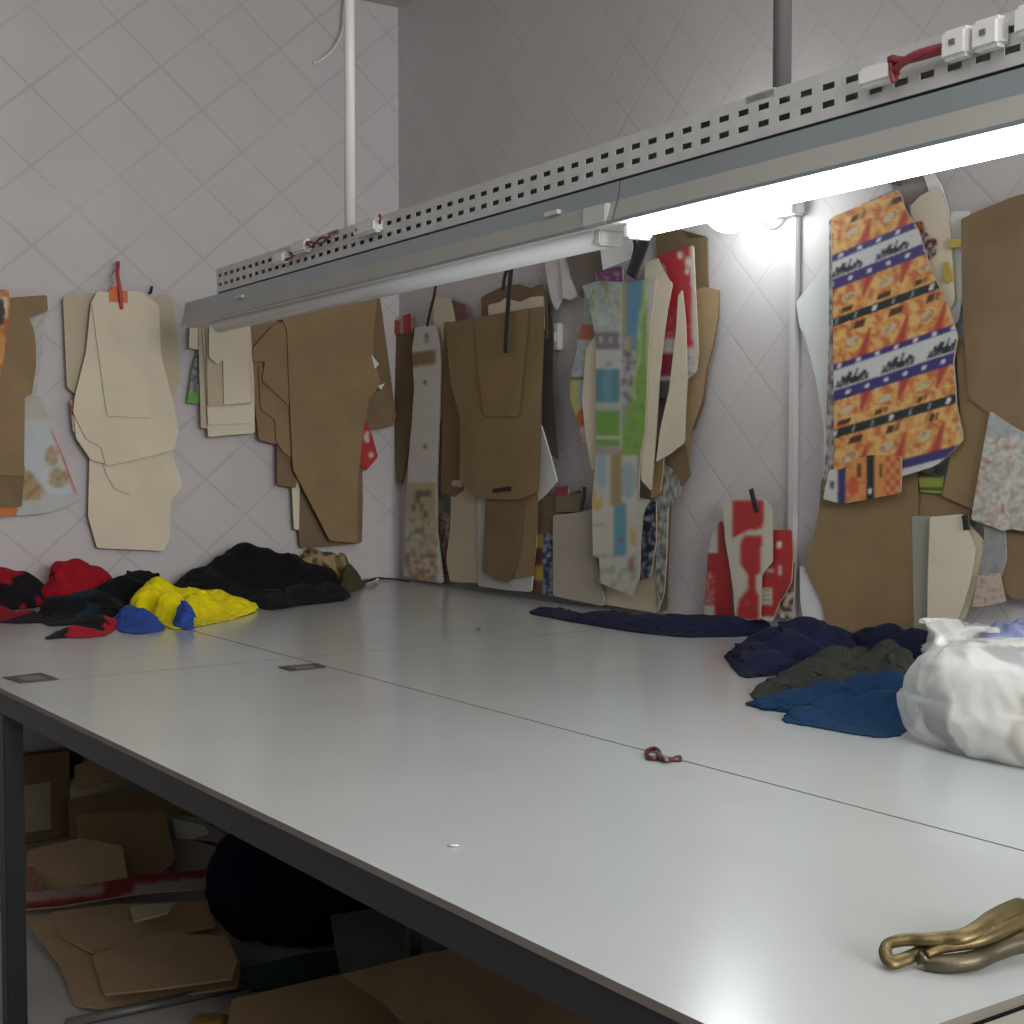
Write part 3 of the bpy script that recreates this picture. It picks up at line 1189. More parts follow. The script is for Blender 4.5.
def c_main(u, v):
    k = fbm((u / 7, v / 9, 11))
    s = u - (v - 280) * -.045                # columns lean a little
    if 620.3 < u < 622 and v < 450:
        return lin((206, 206, 200))
    if u > 647 - max(0, (v - 420)) * .08 and v < 450:
        return lin((205, 202, 190))
    if v < 455:
        if u < 620.5:
            if v < 332:
                return lin((150, 178, 184)) if k > .1 else (lin((190, 196, 186)) if k > -.2 else lin((150, 160, 110)))
            if v < 349:
                return lin((132, 122, 128)) if abs(v - 340) > 3 or u % 9 < 6 else lin((186, 180, 178))
            if v < 369:
                return lin((198, 198, 192)) if not (606 < u < 612 and 362 < v < 366) else lin((130, 150, 150))
            if v < 402:
                return lin((92, 158, 184)) if abs(u - 607) < 4 + (k * 6) else lin((88, 146, 152))
            if v < 410:
                return lin((175, 188, 180))
            if v < 446:
                return lin((112, 168, 62)) if not (436 < v < 439) else lin((190, 205, 170))
            return lin((170, 160, 150))
        gs = 643 - (v - 280) * .10           # left edge of the green strip
        if u > gs and v < 452:
            if abs(u - (gs + 2.5 + 2 * sin(v / 9))) < 1.2 and v < 400:
                return lin((190, 205, 160))
            return GRN if k > -.3 else lin((110, 160, 60))
        if v < 336:
            return lin((92, 150, 184)) if u > 626 else lin((170, 160, 90))
        if v < 352:
            return lin((110, 150, 170)) if k > 0 else lin((190, 168, 110))
        if v < 404:
            return lin((178, 184, 188)) if k > -.05 else (lin((130, 140, 150)) if k > -.2 else lin((150, 92, 80)))
        return lin((150, 160, 150)) if u < 626 and v < 425 else (lin((158, 134, 86)) if u < 622 else GRN)
    # lower half
    if 610 < u < 621 and v < 506:
        return lin((164, 146, 96))
    if 638 - (v - 450) * .02 < u:
        return lin((150, 132, 130)) if v < 500 else lin((196, 196, 188))
    if blot(u, v, (602, 470), 6, 20):
        return lin((156, 186, 196))
    if blot(u, v, (628, 480), 8, 18):
        return lin((160, 184, 192))
    if abs(u - 620) < 7 and 503 < v < 556:
        return lin((92, 160, 180)) if not blot(u, v, (621, 540), 2, 3) else lin((150, 110, 120))
    if blot(u, v, (634, 536), 5, 11) or blot(u, v, (597, 500), 6, 11):
        return lin((206, 172, 84)) if k > -.2 else lin((206, 200, 180))
    if blot(u, v, (631, 565), 3.5, 7):
        return lin((170, 120, 100))
    if v > 555 and k > .22:
        return lin((160, 176, 150))
    if 524 < v < 526 and u < 606:
        return lin((150, 140, 120))
    return lin((202, 200, 188))


def c_left(u, v):
    k = fbm((u / 6, v / 7, 13))
    if 324 < v < 340 and u < 595:
        return lin((178, 104, 66))
    if blot(u, v, (583, 418), 7, 9):
        return lin((196, 92, 40))
    if 377 < v < 380:
        return lin((130, 66, 70))
    if v > 380 and v < 420 and u < 578:
        return lin((186, 180, 96))
    if v > 424:
        return lin((200, 196, 184)) if k > -.1 else lin((150, 96, 84))
    return lin((158, 176, 180)) if k > -.05 else lin((186, 192, 190))


def c_redprint(u, v):
    if u > 690 + (v - 246) * .03:
        return lin((214, 206, 194))
    if blot(u, v, (680, 255), 3.2, 3.6) or blot(u, v, (661, 270), 3.5, 6) or blot(u, v, (688, 262), 2.4, 5) or blot(u, v, (687, 271), 2, 3):
        return lin((222, 212, 204))
    if v > 348:
        if u < 676 and 353 < v < 377:
            return lin((150, 34, 66))
        if u > 684:
            return lin((206, 204, 196)) if fbm((u / 4, v / 4, 3)) > -.15 else lin((150, 140, 150))
        return lin((205, 196, 186)) if not (v > 380 and u < 672) else lin((90, 84, 80))
    if 338 < v < 352 and u < 681:
        return lin((200, 192, 182))
    if fbm((u / 3, v / 4, 6)) > .33 and v > 305:
        return lin((214, 120, 112))
    return lin((196, 32, 46))


def c_purple(u, v):
    k = fbm((u / 4, v / 4, 17))
    return lin((138, 62, 132)) if k > -.05 else (lin((90, 48, 120)) if k > -.25 else lin((186, 160, 180)))


def c_greywhite(u, v):
    k = fbm((u / 3, v / 8, 21))
    return lin((186, 188, 186)) if k > .05 else (lin((134, 136, 132)) if k > -.2 else lin((86, 104, 88)))


def c_darkblue(u, v):
    k = fbm((u / 3, v / 6, 23))
    return lin((38, 50, 92)) if k > .05 else (lin((60, 66, 70)) if k > -.2 else lin((170, 176, 180)))


sheet('R', 0, [(655, 231), (681, 229), (683, 244), (707, 236), (708, 300), (708, 360), (704, 402), (694, 430), (670, 430), (664, 330)], BROWN_D,
      'tall brown cardboard pattern at the back of the colourful bundle', G, bundle='J')
sheet('R', 1, [(690, 292), (704, 287), (719, 290), (718, 318), (713, 345), (706, 370), (702, 402), (691, 432), (688, 470), (680, 476), (676, 420)], BROWN_L,
      'light brown cardboard pattern on the right side of the colourful bundle', G, bundle='J')
sheet('R', 0.0, [(664, 470), (672, 478), (668, 560), (667, 609), (659, 613), (660, 540)], BROWN_D,
      'dark brown cardboard edge low on the right of the colourful bundle', G, bundle='J')
sheet('R', 1, [(594, 570), (657, 556), (657, 613), (625, 608), (596, 603)], CREAM_D,
      'tan card standing on the table behind the bottom of the colourful bundle', G, bundle='J')
sheet('R', 2, [(654, 462), (672, 468), (680, 480), (679, 496), (668, 507), (666, 560), (664, 592), (658, 611), (655, 540)], None,
      'grey and white printed card edge on the lower right of the colourful bundle', G, bundle='J', colf=c_greywhite)
sheet('R', 2.2, [(668, 440), (686, 444), (690, 474), (682, 487), (678, 478), (671, 466)], BROWN_D,
      'dark brown cardboard corner below the cream pieces of the colourful bundle', G, bundle='J')
sheet('R', 3, [(640, 512), (656, 500), (656, 540), (650, 577), (636, 582)], None,
      'dark blue printed card behind the lower part of the colourful pattern', G, bundle='J', colf=c_darkblue)
sheet('R', 3, [(565, 255), (602, 245), (604, 262), (597, 278), (592, 300), (581, 298), (572, 277)], mat('grey_brown_card', (.19, .155, .135), .7, var=.15),
      'grey brown card corner at the upper left of the colourful bundle', G, bundle='J')
sheet('R', 3.2, [(648, 440), (664, 440), (663, 470), (660, 493), (651, 499)], mat('ochre_card', (.36, .25, .11), .7),
      'ochre card edge below the cream pieces of the colourful bundle', G, bundle='J')
sheet('R', 4, [(656, 256), (675, 251), (693, 245), (695, 290), (698, 350), (696, 372), (686, 381), (668, 398), (655, 398), (658, 300)], None,
      'red and white printed card at the upper right of the colourful bundle', G, bundle='J', colf=c_redprint)
sheet('R', 4.2, [(584, 288), (596, 284), (602, 300), (602, 450), (596, 456), (590, 445), (580, 440), (579, 425), (570, 400), (571, 375), (577, 350), (578, 338), (584, 318)],
      None, 'pale blue and orange printed card on the left side of the colourful bundle', G, bundle='J', colf=c_left)
sheet('R', 4.4, [(595, 271), (622, 266), (624, 300), (597, 300)], None, 'small purple printed card at the top of the colourful bundle', G, bundle='J', colf=c_purple)
sheet('R', 5.2, [(593, 290), (599, 338), (599, 470), (592, 470), (586, 440), (582, 400), (586, 350), (596, 334)], CREAM,
      'narrow cream card left of the colourful main pattern', G, bundle='J')
sheet('R', 5.4, [(678, 296), (682, 290), (685, 320), (687, 376), (685, 410), (684, 443), (670, 454), (656, 462), (660, 430), (669, 390), (676, 330)], CREAM,
      'cream card hanging over the red printed card', G, bundle='J')
sheet('R', 6.5, [(645, 262), (658, 258), (660, 282), (670, 281), (672, 284), (667, 310), (663, 340), (659, 378), (656, 425), (651, 491), (641, 480), (643, 380)], CREAM,
      'long cream card right beside the colourful main pattern', G, bundle='J')
sheet('R', 7.5, [(582, 286), (597, 281), (632, 282), (656, 277), (654, 300), (650, 330), (646, 400), (645, 430), (640, 455), (638, 498), (650, 500), (645, 508),
                 (642, 517), (640, 545), (639, 578), (632, 596), (615, 589), (600, 583), (599, 558), (593, 556), (592, 500), (595, 470), (596, 440), (596, 340), (588, 300)],
      None, 'long blue, green and white printed pattern at the front of the colourful bundle', G, bundle='J', colf=c_main)
GLOSS = mat('white_gloss_film', (.86, .87, .88), .12, var=.03, coat=.5)
fr = sheet('R', 8.5, [(600, 247), (632, 239), (633, 258), (603, 270), (602, 264), (624, 257), (624, 247), (602, 253)], GLOSS,
           'glossy white plastic bracket at the top of the colourful bundle', G, name='plastic_bracket', cat='bracket', bundle='J', soft=.04)
strap('R', [(645, 238), (641, 250), (636, 262), (631, 276)], .028, 8.8, BLACKPL, 'thick black strap at the top of the colourful bundle')
strap('R', [(634, 238), (635, 248), (633, 258)], .009, 9, BLACKPL, 'thin black strap beside the thick one on the colourful bundle')
peg('R', 643, 236, 'steel nail holding the colourful bundle', .09)

# ---- red and white bundle
G = 'red and white printed patterns above the navy cloth'


def kz(pts):
    return [(700 + x / 6.83, 480 + y / 6.83) for x, y in pts]


K_A = kz([(222, 140), (440, 140), (430, 335), (320, 345), (222, 400)])
K_B = kz([(272, 430), (300, 375), (425, 372), (410, 640), (385, 650), (378, 750), (410, 790), (400, 962), (250, 942), (262, 820), (325, 745), (325, 650), (270, 570)])


def c_kmain(u, v):
    if inside((u, v), K_A) or inside((u, v), K_B):
        if v > 600 and fbm((u / 3, v / 8, 2)) > .3:
            return lin((200, 80, 74))
        return lin((194, 26, 32))
    return lin((208, 204, 186))


def c_kleft(u, v):
    if v < 553:
        return lin((206, 202, 186)) if u < 717 else lin((170, 30, 40))
    if u < 714 and 572 < v < 606 and fbm((u / 2, v / 2.5, 3)) > .05:
        return lin((216, 150, 140))
    if v > 606 and u < 714:
        return lin((205, 200, 186))
    return lin((186, 26, 38))


def c_kright(u, v):
    if blot(u, v, (779.5, 545), 2.8, 3.6):
        return lin((224, 214, 200))
    if 761 < u < 772.5 and 588 < v < 605:
        return lin((206, 198, 176)) if abs((v - 588) % 5 - 2.5) > 1 or u < 763 or u > 771 else lin((150, 120, 100))
    if 778 < u < 781 and 565 < v < 576:
        return lin((220, 196, 186))
    if 766 < u < 774 and 568 < v < 572.5:
        return lin((210, 190, 170))
    if v > 617:
        return lin((206, 200, 186))
    return lin((190, 26, 32)) if not (v > 580 and u > 776 and fbm((u / 5, v / 5, 6)) > .1) else lin((160, 40, 40))


def c_kbrown(u, v):
    k = fbm((u / 5, v / 6, 31))
    if v < 590:
        return lin((140, 96, 62))
    return lin((200, 192, 178)) if k > .1 else (lin((150, 112, 70)) if k > -.15 else lin((44, 48, 52)))


sheet('R', 0, [(776, 590), (786, 574), (795, 561), (794, 590), (792, 620), (778, 617)], None,
      'brown and white printed card at the lower right of the red and white bundle', G, bundle='K', colf=c_kbrown)
sheet('R', 1, [(708, 553), (712, 534), (721, 520), (726, 530), (732, 553), (732, 617), (704, 617), (706, 582)], None,
      'red printed card at the left of the red and white bundle', G, bundle='K', colf=c_kleft)
sheet('R', 1.5, [(766, 531), (775, 530), (792, 530), (793, 555), (791, 582), (785, 594), (779, 603), (772, 622), (756, 618), (756, 575)], None,
      'red printed card with a white dot at the right of the red and white bundle', G, bundle='K', colf=c_kright)
sheet('R', 3, [(723, 503), (732, 498), (764, 499), (770, 506), (772, 514), (772, 562), (767, 568), (761, 576), (760, 620), (735, 620), (733, 590), (729, 562), (725, 540)],
      None, 'red and cream printed card at the front of the red and white bundle', G, bundle='K', colf=c_kmain)
strap('R', [(751, 489), (753, 497), (757, 512)], .010, 3.8, BLACKPL, 'black clip at the top of the red and white bundle', 'clip', 'clip')

# ---- the orange food-print bundle
G = 'patterns in the orange printed bundle'
KB = .12 / 185


def c_orange(u, v):
    du = u - 833
    w = (v + .41 * du + KB * 255 * du) / (1 + KB * du)
    ph = du + 1.2 * (w - 255) * .30

    def art(a, b, flip):
        t = (w - a) / (b - a)
        k = fbm((u / 9, v / 9, 41))
        n = math.floor(ph / 38 + flip * .5)
        x = (ph / 38 + flip * .5 - n) * 38
        tt = 1 - t if flip else t
        if tt > .35 and abs(x - 30) < (tt - .2) * 9:           # flame shaped red mark
            return lin((190, 60, 40)) if abs(x - 30) < (tt - .3) * 6 else lin((205, 110, 60))
        if blot(x, tt * 30, (14, 17), 7, 4):
            return lin((206, 186, 146)) if k > -.1 else lin((182, 142, 98))
        if .08 < tt < .26 and 8 < x < 22:
            return lin((84, 54, 36)) if h2(int(x / 2.2), int(n)) > .35 else lin((200, 130, 60))
        if k > .28:
            return lin((204, 108, 52))
        return lin((222, 152, 62)) if k > -.12 else lin((230, 182, 92))
    if w < 255:
        return art(222, 255, 0)
    if w < 262 or 279 <= w < 290 or 365 <= w < 371 or 391 <= w < 402:
        x = ph % 19
        m = (258.5, 284.5, 368, 396.5)[0 if w < 262 else 1 if w < 300 else 2 if w < 380 else 3]
        if abs(x - 9) < 2.2 and abs(w - m) < 1.8:
            return lin((214, 214, 226))
        return lin((68, 56, 124))
    if w < 279 or 371 <= w < 391:
        a, b = (262, 279) if w < 300 else (371, 391)
        t = (w - a) / (b - a)
        n = math.floor(ph / 46)
        x = ph - n * 46
        hgt = .25 + .5 * h2(int(x / 2.6), 3.0) * (1 - abs(x - 20) / 24)
        if 4 < x < 37 and 1 - t < hgt + .10 and t < .93:
            return lin((46, 48, 52)) if h2(int(x / 1.4), int(t * 9)) > .22 else lin((150, 152, 152))
        return lin((206, 209, 208))
    if w < 319:
        return art(290, 319, 1)
    if w < 327 or 430 <= w < 439:
        x = ph % 19
        n = int(ph / 19)
        m = 323 if w < 327 else 434.5
        wd = 2.2 if n % 3 == 0 else 1.1
        if abs(x - 9) < wd and abs(w - m) < 2.6:
            return lin((220, 218, 210)) if n % 3 == 0 else lin((140, 160, 160))
        return lin((40, 50, 52))
    if w < 365:
        return art(327, 365, 0)
    if w < 430:
        return art(402, 430, 1)
    if w < 478:
        return art(439, 478, 0)
    if w < 487:
        return lin((68, 56, 124))
    return lin((206, 208, 208))


def c_orange_small(u, v):
    k = fbm((u / 5, v / 5, 43))
    if u < 837:
        return lin((206, 206, 200)) if not (829 < u < 834 and 481 < v < 489) else lin((90, 92, 96))
    if u < 846:
        return lin((60, 56, 112))
    if 866 < u < 875:
        return lin((40, 48, 54)) if not blot(u, v, (870, 491), 2, 2.5) else lin((220, 216, 200))
    if u < 866:
        if 857 < u < 861 and 463 < v < 478:
            return lin((120, 76, 44))
        return lin((210, 84, 40)) if blot(u, v, (853, 486), 6, 9) else (lin((222, 150, 62)) if k > -.2 else lin((216, 112, 56)))
    if 879 < u < 883 and 463 < v < 478:
        return lin((120, 76, 44))
    if u > 884 and (int(u / 5) + int(v / 6)) % 2:
        return lin((206, 84, 50))
    return lin((222, 148, 60))


def c_edges(u, v):
    return (lin((170, 168, 164)), lin((110, 100, 110)), lin((196, 196, 190)), lin((150, 120, 110)))[int(h2(int(v / 5), int(u / 2)) * 4)]


def c_orange_back(u, v):
    k = fbm((u / 4, v / 5, 47))
    if u < 921:
        return lin((206, 116, 52)) if k > -.2 else lin((150, 60, 40))
    return lin((130, 36, 44)) if k > .1 else (lin((70, 56, 100)) if k > -.1 else lin((205, 190, 180)))


WHITEFILM = mat('white_film', (.72, .735, .73), .35, var=.05, scale=8)
sheet('R', 0, [(796, 302), (812, 282), (834, 254), (845, 240), (845, 470), (828, 502), (823, 480), (824, 430), (816, 380), (806, 340), (799, 325)], WHITEFILM,
      'white plastic sheet wing on the left of the orange printed pattern', G, bundle='L')
sheet('R', 0, [(800, 566), (812, 570), (822, 584), (828, 606), (830, 640), (806, 636), (800, 600)], WHITEFILM,
      'white rounded sheet end left of the lower brown pattern', G, bundle='L2')
sheet('R', 0, [(889, 180), (905, 175), (923, 168), (934, 186), (920, 205), (900, 204)], mat('grey_cloth', (.25, .22, .21), .9, var=.2),
      'grey cloth scrap at the top of the orange printed bundle', G, bundle='L')
sheet('R', 0.5, [(920, 166), (931, 170), (941, 186), (948, 212), (952, 240), (950, 300), (940, 310), (936, 240), (932, 200)], WHITECARD,
      'thin curved white card behind the top of the orange printed bundle', G, bundle='L')
sheet('R', 0, [(952, 211), (969, 211), (965, 238), (963, 290), (958, 320), (950, 330), (944, 280), (946, 240)], WHITECARD,
      'white card edge beside the large brown sheets on the right', G, bundle='L')
sheet('R', 1.6, [(910, 206), (920, 196), (934, 188), (942, 192), (948, 215), (951, 236), (953, 270), (955, 300), (946, 318), (925, 300), (915, 250)], CREAM,
      'cream white card rising behind the orange printed pattern', G, bundle='L')
sheet('R', 2.6, [(905, 224), (922, 221), (928, 235), (937, 240), (936, 254), (926, 262), (908, 262)], None,
      'small orange and dark red printed card behind the orange pattern', G, bundle='L', colf=c_orange_back)
sheet('R', 2.7, [(944, 262), (948, 262), (953, 279), (947, 283), (943, 280)], mat('yellow_tape', (.48, .36, .08), .5), 'yellow tape strip on the white cards', G,
      name='tape_strip', cat='tape', bundle='L')
sheet('R', 2.9, [(947, 239), (961, 239), (961, 247), (948, 248)], mat('yellow_tape', None), 'tan tape tab at the edge of the white cards', G,
      name='tape_strip', cat='tape', bundle='L')
sheet('R', 4.6, [(829, 220), (843, 213), (895, 189), (899, 200), (899, 470), (842, 490), (823, 499), (825, 460), (829, 330)], None,
      'stack of printed cards behind the orange printed pattern', G, bundle='L', colf=c_edges, thick=.016)
sheet('R', 5.6, [(832, 217), (862, 205), (894, 192), (900, 193), (905, 210), (918, 230), (930, 268), (939, 287), (948, 306), (957, 336), (953, 362), (955, 385), (956, 406),
                 (962, 433), (962, 441), (950, 453), (939, 463), (932, 467), (903, 476), (834, 478), (834, 400), (833, 329)], None,
      'large orange, white and purple printed pattern on the right wall', G, bundle='L', colf=c_orange, step=1.1, soft=.03)
sheet('R', 6.6, [(829, 470), (842, 469), (852, 461), (870, 455), (901, 456), (901, 475), (900, 493), (870, 499), (842, 504), (823, 499)], None,
      'small orange printed piece at the foot of the large orange pattern', G, bundle='L', colf=c_orange_small)
peg('R', 905, 184, 'steel nail holding the orange printed bundle', .07)

# ---- brown sheets at the right
G = 'brown sheets around the orange printed bundle'
M_ = sheet('R', 1, [(821, 482), (826, 472), (880, 466), (918, 468), (918, 560), (917, 634), (828, 632), (822, 604), (805, 569), (808, 552), (813, 540), (819, 510)], BROWN,
           'large brown cardboard pattern below the orange printed pattern', G, bundle='M')
sheet('R', 0, [(906, 468), (926, 470), (926, 634), (906, 634)], BROWN_D, 'dark brown cardboard edge right of the large lower brown pattern', G, bundle='M')
sheet('R', 0, [(915, 486), (972, 497), (970, 522), (915, 522)], BROWN, 'brown cardboard piece above the cream patterns on the right', G, bundle='N')
sheet('R', 1.2, [(918, 471), (943, 476), (943, 494), (920, 492)], None, 'lime green printed card between the orange and brown patterns', G, bundle='N',
      colf=lambda u, v: lin((60, 60, 50)) if v < 478 or abs(v - 489) < 1.4 else lin((150, 165, 40)))
G2 = 'cream patterns behind the plastic bag'
sheet('R', 1.2, [(912, 516), (935, 516), (930, 570), (931, 634), (914, 633)], mat('grey_green_card', (.36, .36, .31), .7, var=.08),
      'grey green card left of the cream patterns behind the plastic bag', G2, bundle='N')
sheet('R', 2.2, [(940, 520), (965, 520), (977, 534), (985, 541), (983, 562), (971, 604), (960, 626), (940, 628)], CREAM_D,
      'cream card with a stepped right edge behind the plastic bag', G2, bundle='N')
sheet('R', 3.2, [(930, 517), (963, 514), (968, 530), (976, 548), (972, 575), (964, 604), (955, 628), (927, 632), (928, 570)], CREAM,
      'wide cream card pattern behind the plastic bag', G2, bundle='N')
strap('R', [(965, 515), (966, 521), (967, 530)], .011, 3.8, BLACKPL, 'black clip on the cream cards behind the plastic bag', 'clip', 'clip')
sheet('R', 1.8, [(956, 342), (985, 330), (992, 380), (991, 414), (980, 470), (974, 510), (958, 503), (942, 496), (952, 450), (962, 440)], BROWN,
      'brown cardboard sheet between the orange pattern and the floral card', G, bundle='O')
sheet('R', 3, [(961, 219), (985, 208), (1012, 197), (1060, 184), (1060, 446), (1012, 430), (990, 414), (969, 399), (966, 360), (962, 300)], BROWN_D,
      'largest brown cardboard sheet at the right end of the wall', G, bundle='O')


def c_floral(u, v):
    k = fbm((u / 5, v / 5, 51))
    k2 = fbm((u / 4 + 9, v / 4, 52))
    if v < 436:
        return lin((172, 178, 178)) if k > -.1 else lin((150, 156, 156))
    if k > .22:
        return lin((176, 120, 92))
    if k2 > .25:
        return lin((150, 164, 168))
    if k < -.33:
        return lin((150, 150, 110))
    return lin((206, 204, 198))


G3 = 'cards below the floral card at the right end'
sheet('R', 4.2, [(990, 411), (1012, 426), (1060, 452), (1060, 538), (1012, 529), (1003, 531), (971, 519), (981, 460)], None,
      'white floral printed card at the right end of the wall', G3, bundle='O', colf=c_floral)
sheet('R', 1.5, [(1001, 530), (1060, 526), (1060, 606), (1012, 598), (1004, 590), (999, 570)], BROWN_D,
      'dark brown card with a rounded edge below the floral card', G3, bundle='P')
sheet('R', 2.5, [(984, 526), (1005, 530), (1006, 560), (1000, 578), (978, 576), (984, 550)], mat('grey_film', (.28, .28, .28), .2, var=.25, scale=30),
      'grey plastic scrap below the floral card', G3, bundle='P')
sheet('R', 3.5, [(978, 576), (990, 574), (999, 573), (1002, 588), (1005, 602), (985, 606), (972, 607)], None,
      'small cream printed card above the blue plastic', G3, bundle='P',
      colf=lambda u, v: lin((196, 178, 160)) if fbm((u / 4, v / 4, 3)) > -.2 else lin((176, 130, 110)))

# ------------------------------------------------------------------ clothes lying on the table
import numpy as np


def fabric(name, col, rough=.95, var=.15):
    return mat(name, col, rough, var=var, scale=35, bump=.25, bscale=240, spec=.10, sheen=.03)


def side_split(P):
    """outline points -> four sides of a patch, cut where the outline turns most like a rectangle"""
    n = len(P)
    L = [0]
    for k in range(n):
        L.append(L[-1] + (P[(k + 1) % n] - P[k]).length)
    tot = L[-1]

    def at(s):
        s %= tot
        for k in range(n):
            if L[k + 1] >= s:
                t = (s - L[k]) / max(1e-9, L[k + 1] - L[k])
                return P[k].lerp(P[(k + 1) % n], t)
        return P[0]
    # longest direction gives the axis
    c = sum(P, Vector((0, 0))) / n
    cov = [0, 0, 0]
    for k in range(200):
        q = at(tot * k / 200) - c
        cov[0] += q.x * q.x
        cov[1] += q.x * q.y
        cov[2] += q.y * q.y
    ang = .5 * math.atan2(2 * cov[1], cov[0] - cov[2])
    ax = Vector((cos(ang), sin(ang)))
    ay = Vector((-sin(ang), cos(ang)))
    ea = max((at(tot * k / 200) - c).dot(ax) for k in range(200))
    eb = max(abs((at(tot * k / 200) - c).dot(ay)) for k in range(200))
    cor = []
    for sx, sy_ in ((-1, -1), (1, -1), (1, 1), (-1, 1)):
        best = max(range(400), key=lambda k: sx * (at(tot * k / 400) - c).dot(ax) / ea + sy_ * (at(tot * k / 400) - c).dot(ay) / eb)
        cor.append(best / 400 * tot)
    area2 = sum(P[k].x * P[(k + 1) % n].y - P[(k + 1) % n].x * P[k].y for k in range(n))
    return at, cor, tot, area2 > 0


def patch(P, nu, nv):
    at, cor, tot, ccw = side_split(P)

    def run(s0, s1, m):
        d = (s1 - s0) % tot if ccw else -((s0 - s1) % tot)
        return np.array([tuple(at(s0 + d * k / m)) for k in range(m + 1)])
    b = run(cor[0], cor[1], nu)
    r = run(cor[1], cor[2], nv)
    t = run(cor[2], cor[3], nu)[::-1]
    l = run(cor[3], cor[0], nv)[::-1]
    U = np.linspace(0, 1, nu + 1)[:, None, None]
    V = np.linspace(0, 1, nv + 1)[None, :, None]
    S = (1 - V) * b[:, None, :] + V * t[:, None, :] + (1 - U) * l[None, :, :] + U * r[None, :, :]
    S = S - ((1 - U) * (1 - V) * b[0] + U * (1 - V) * b[-1] + U * V * t[-1] + (1 - U) * V * t[0])
    return S


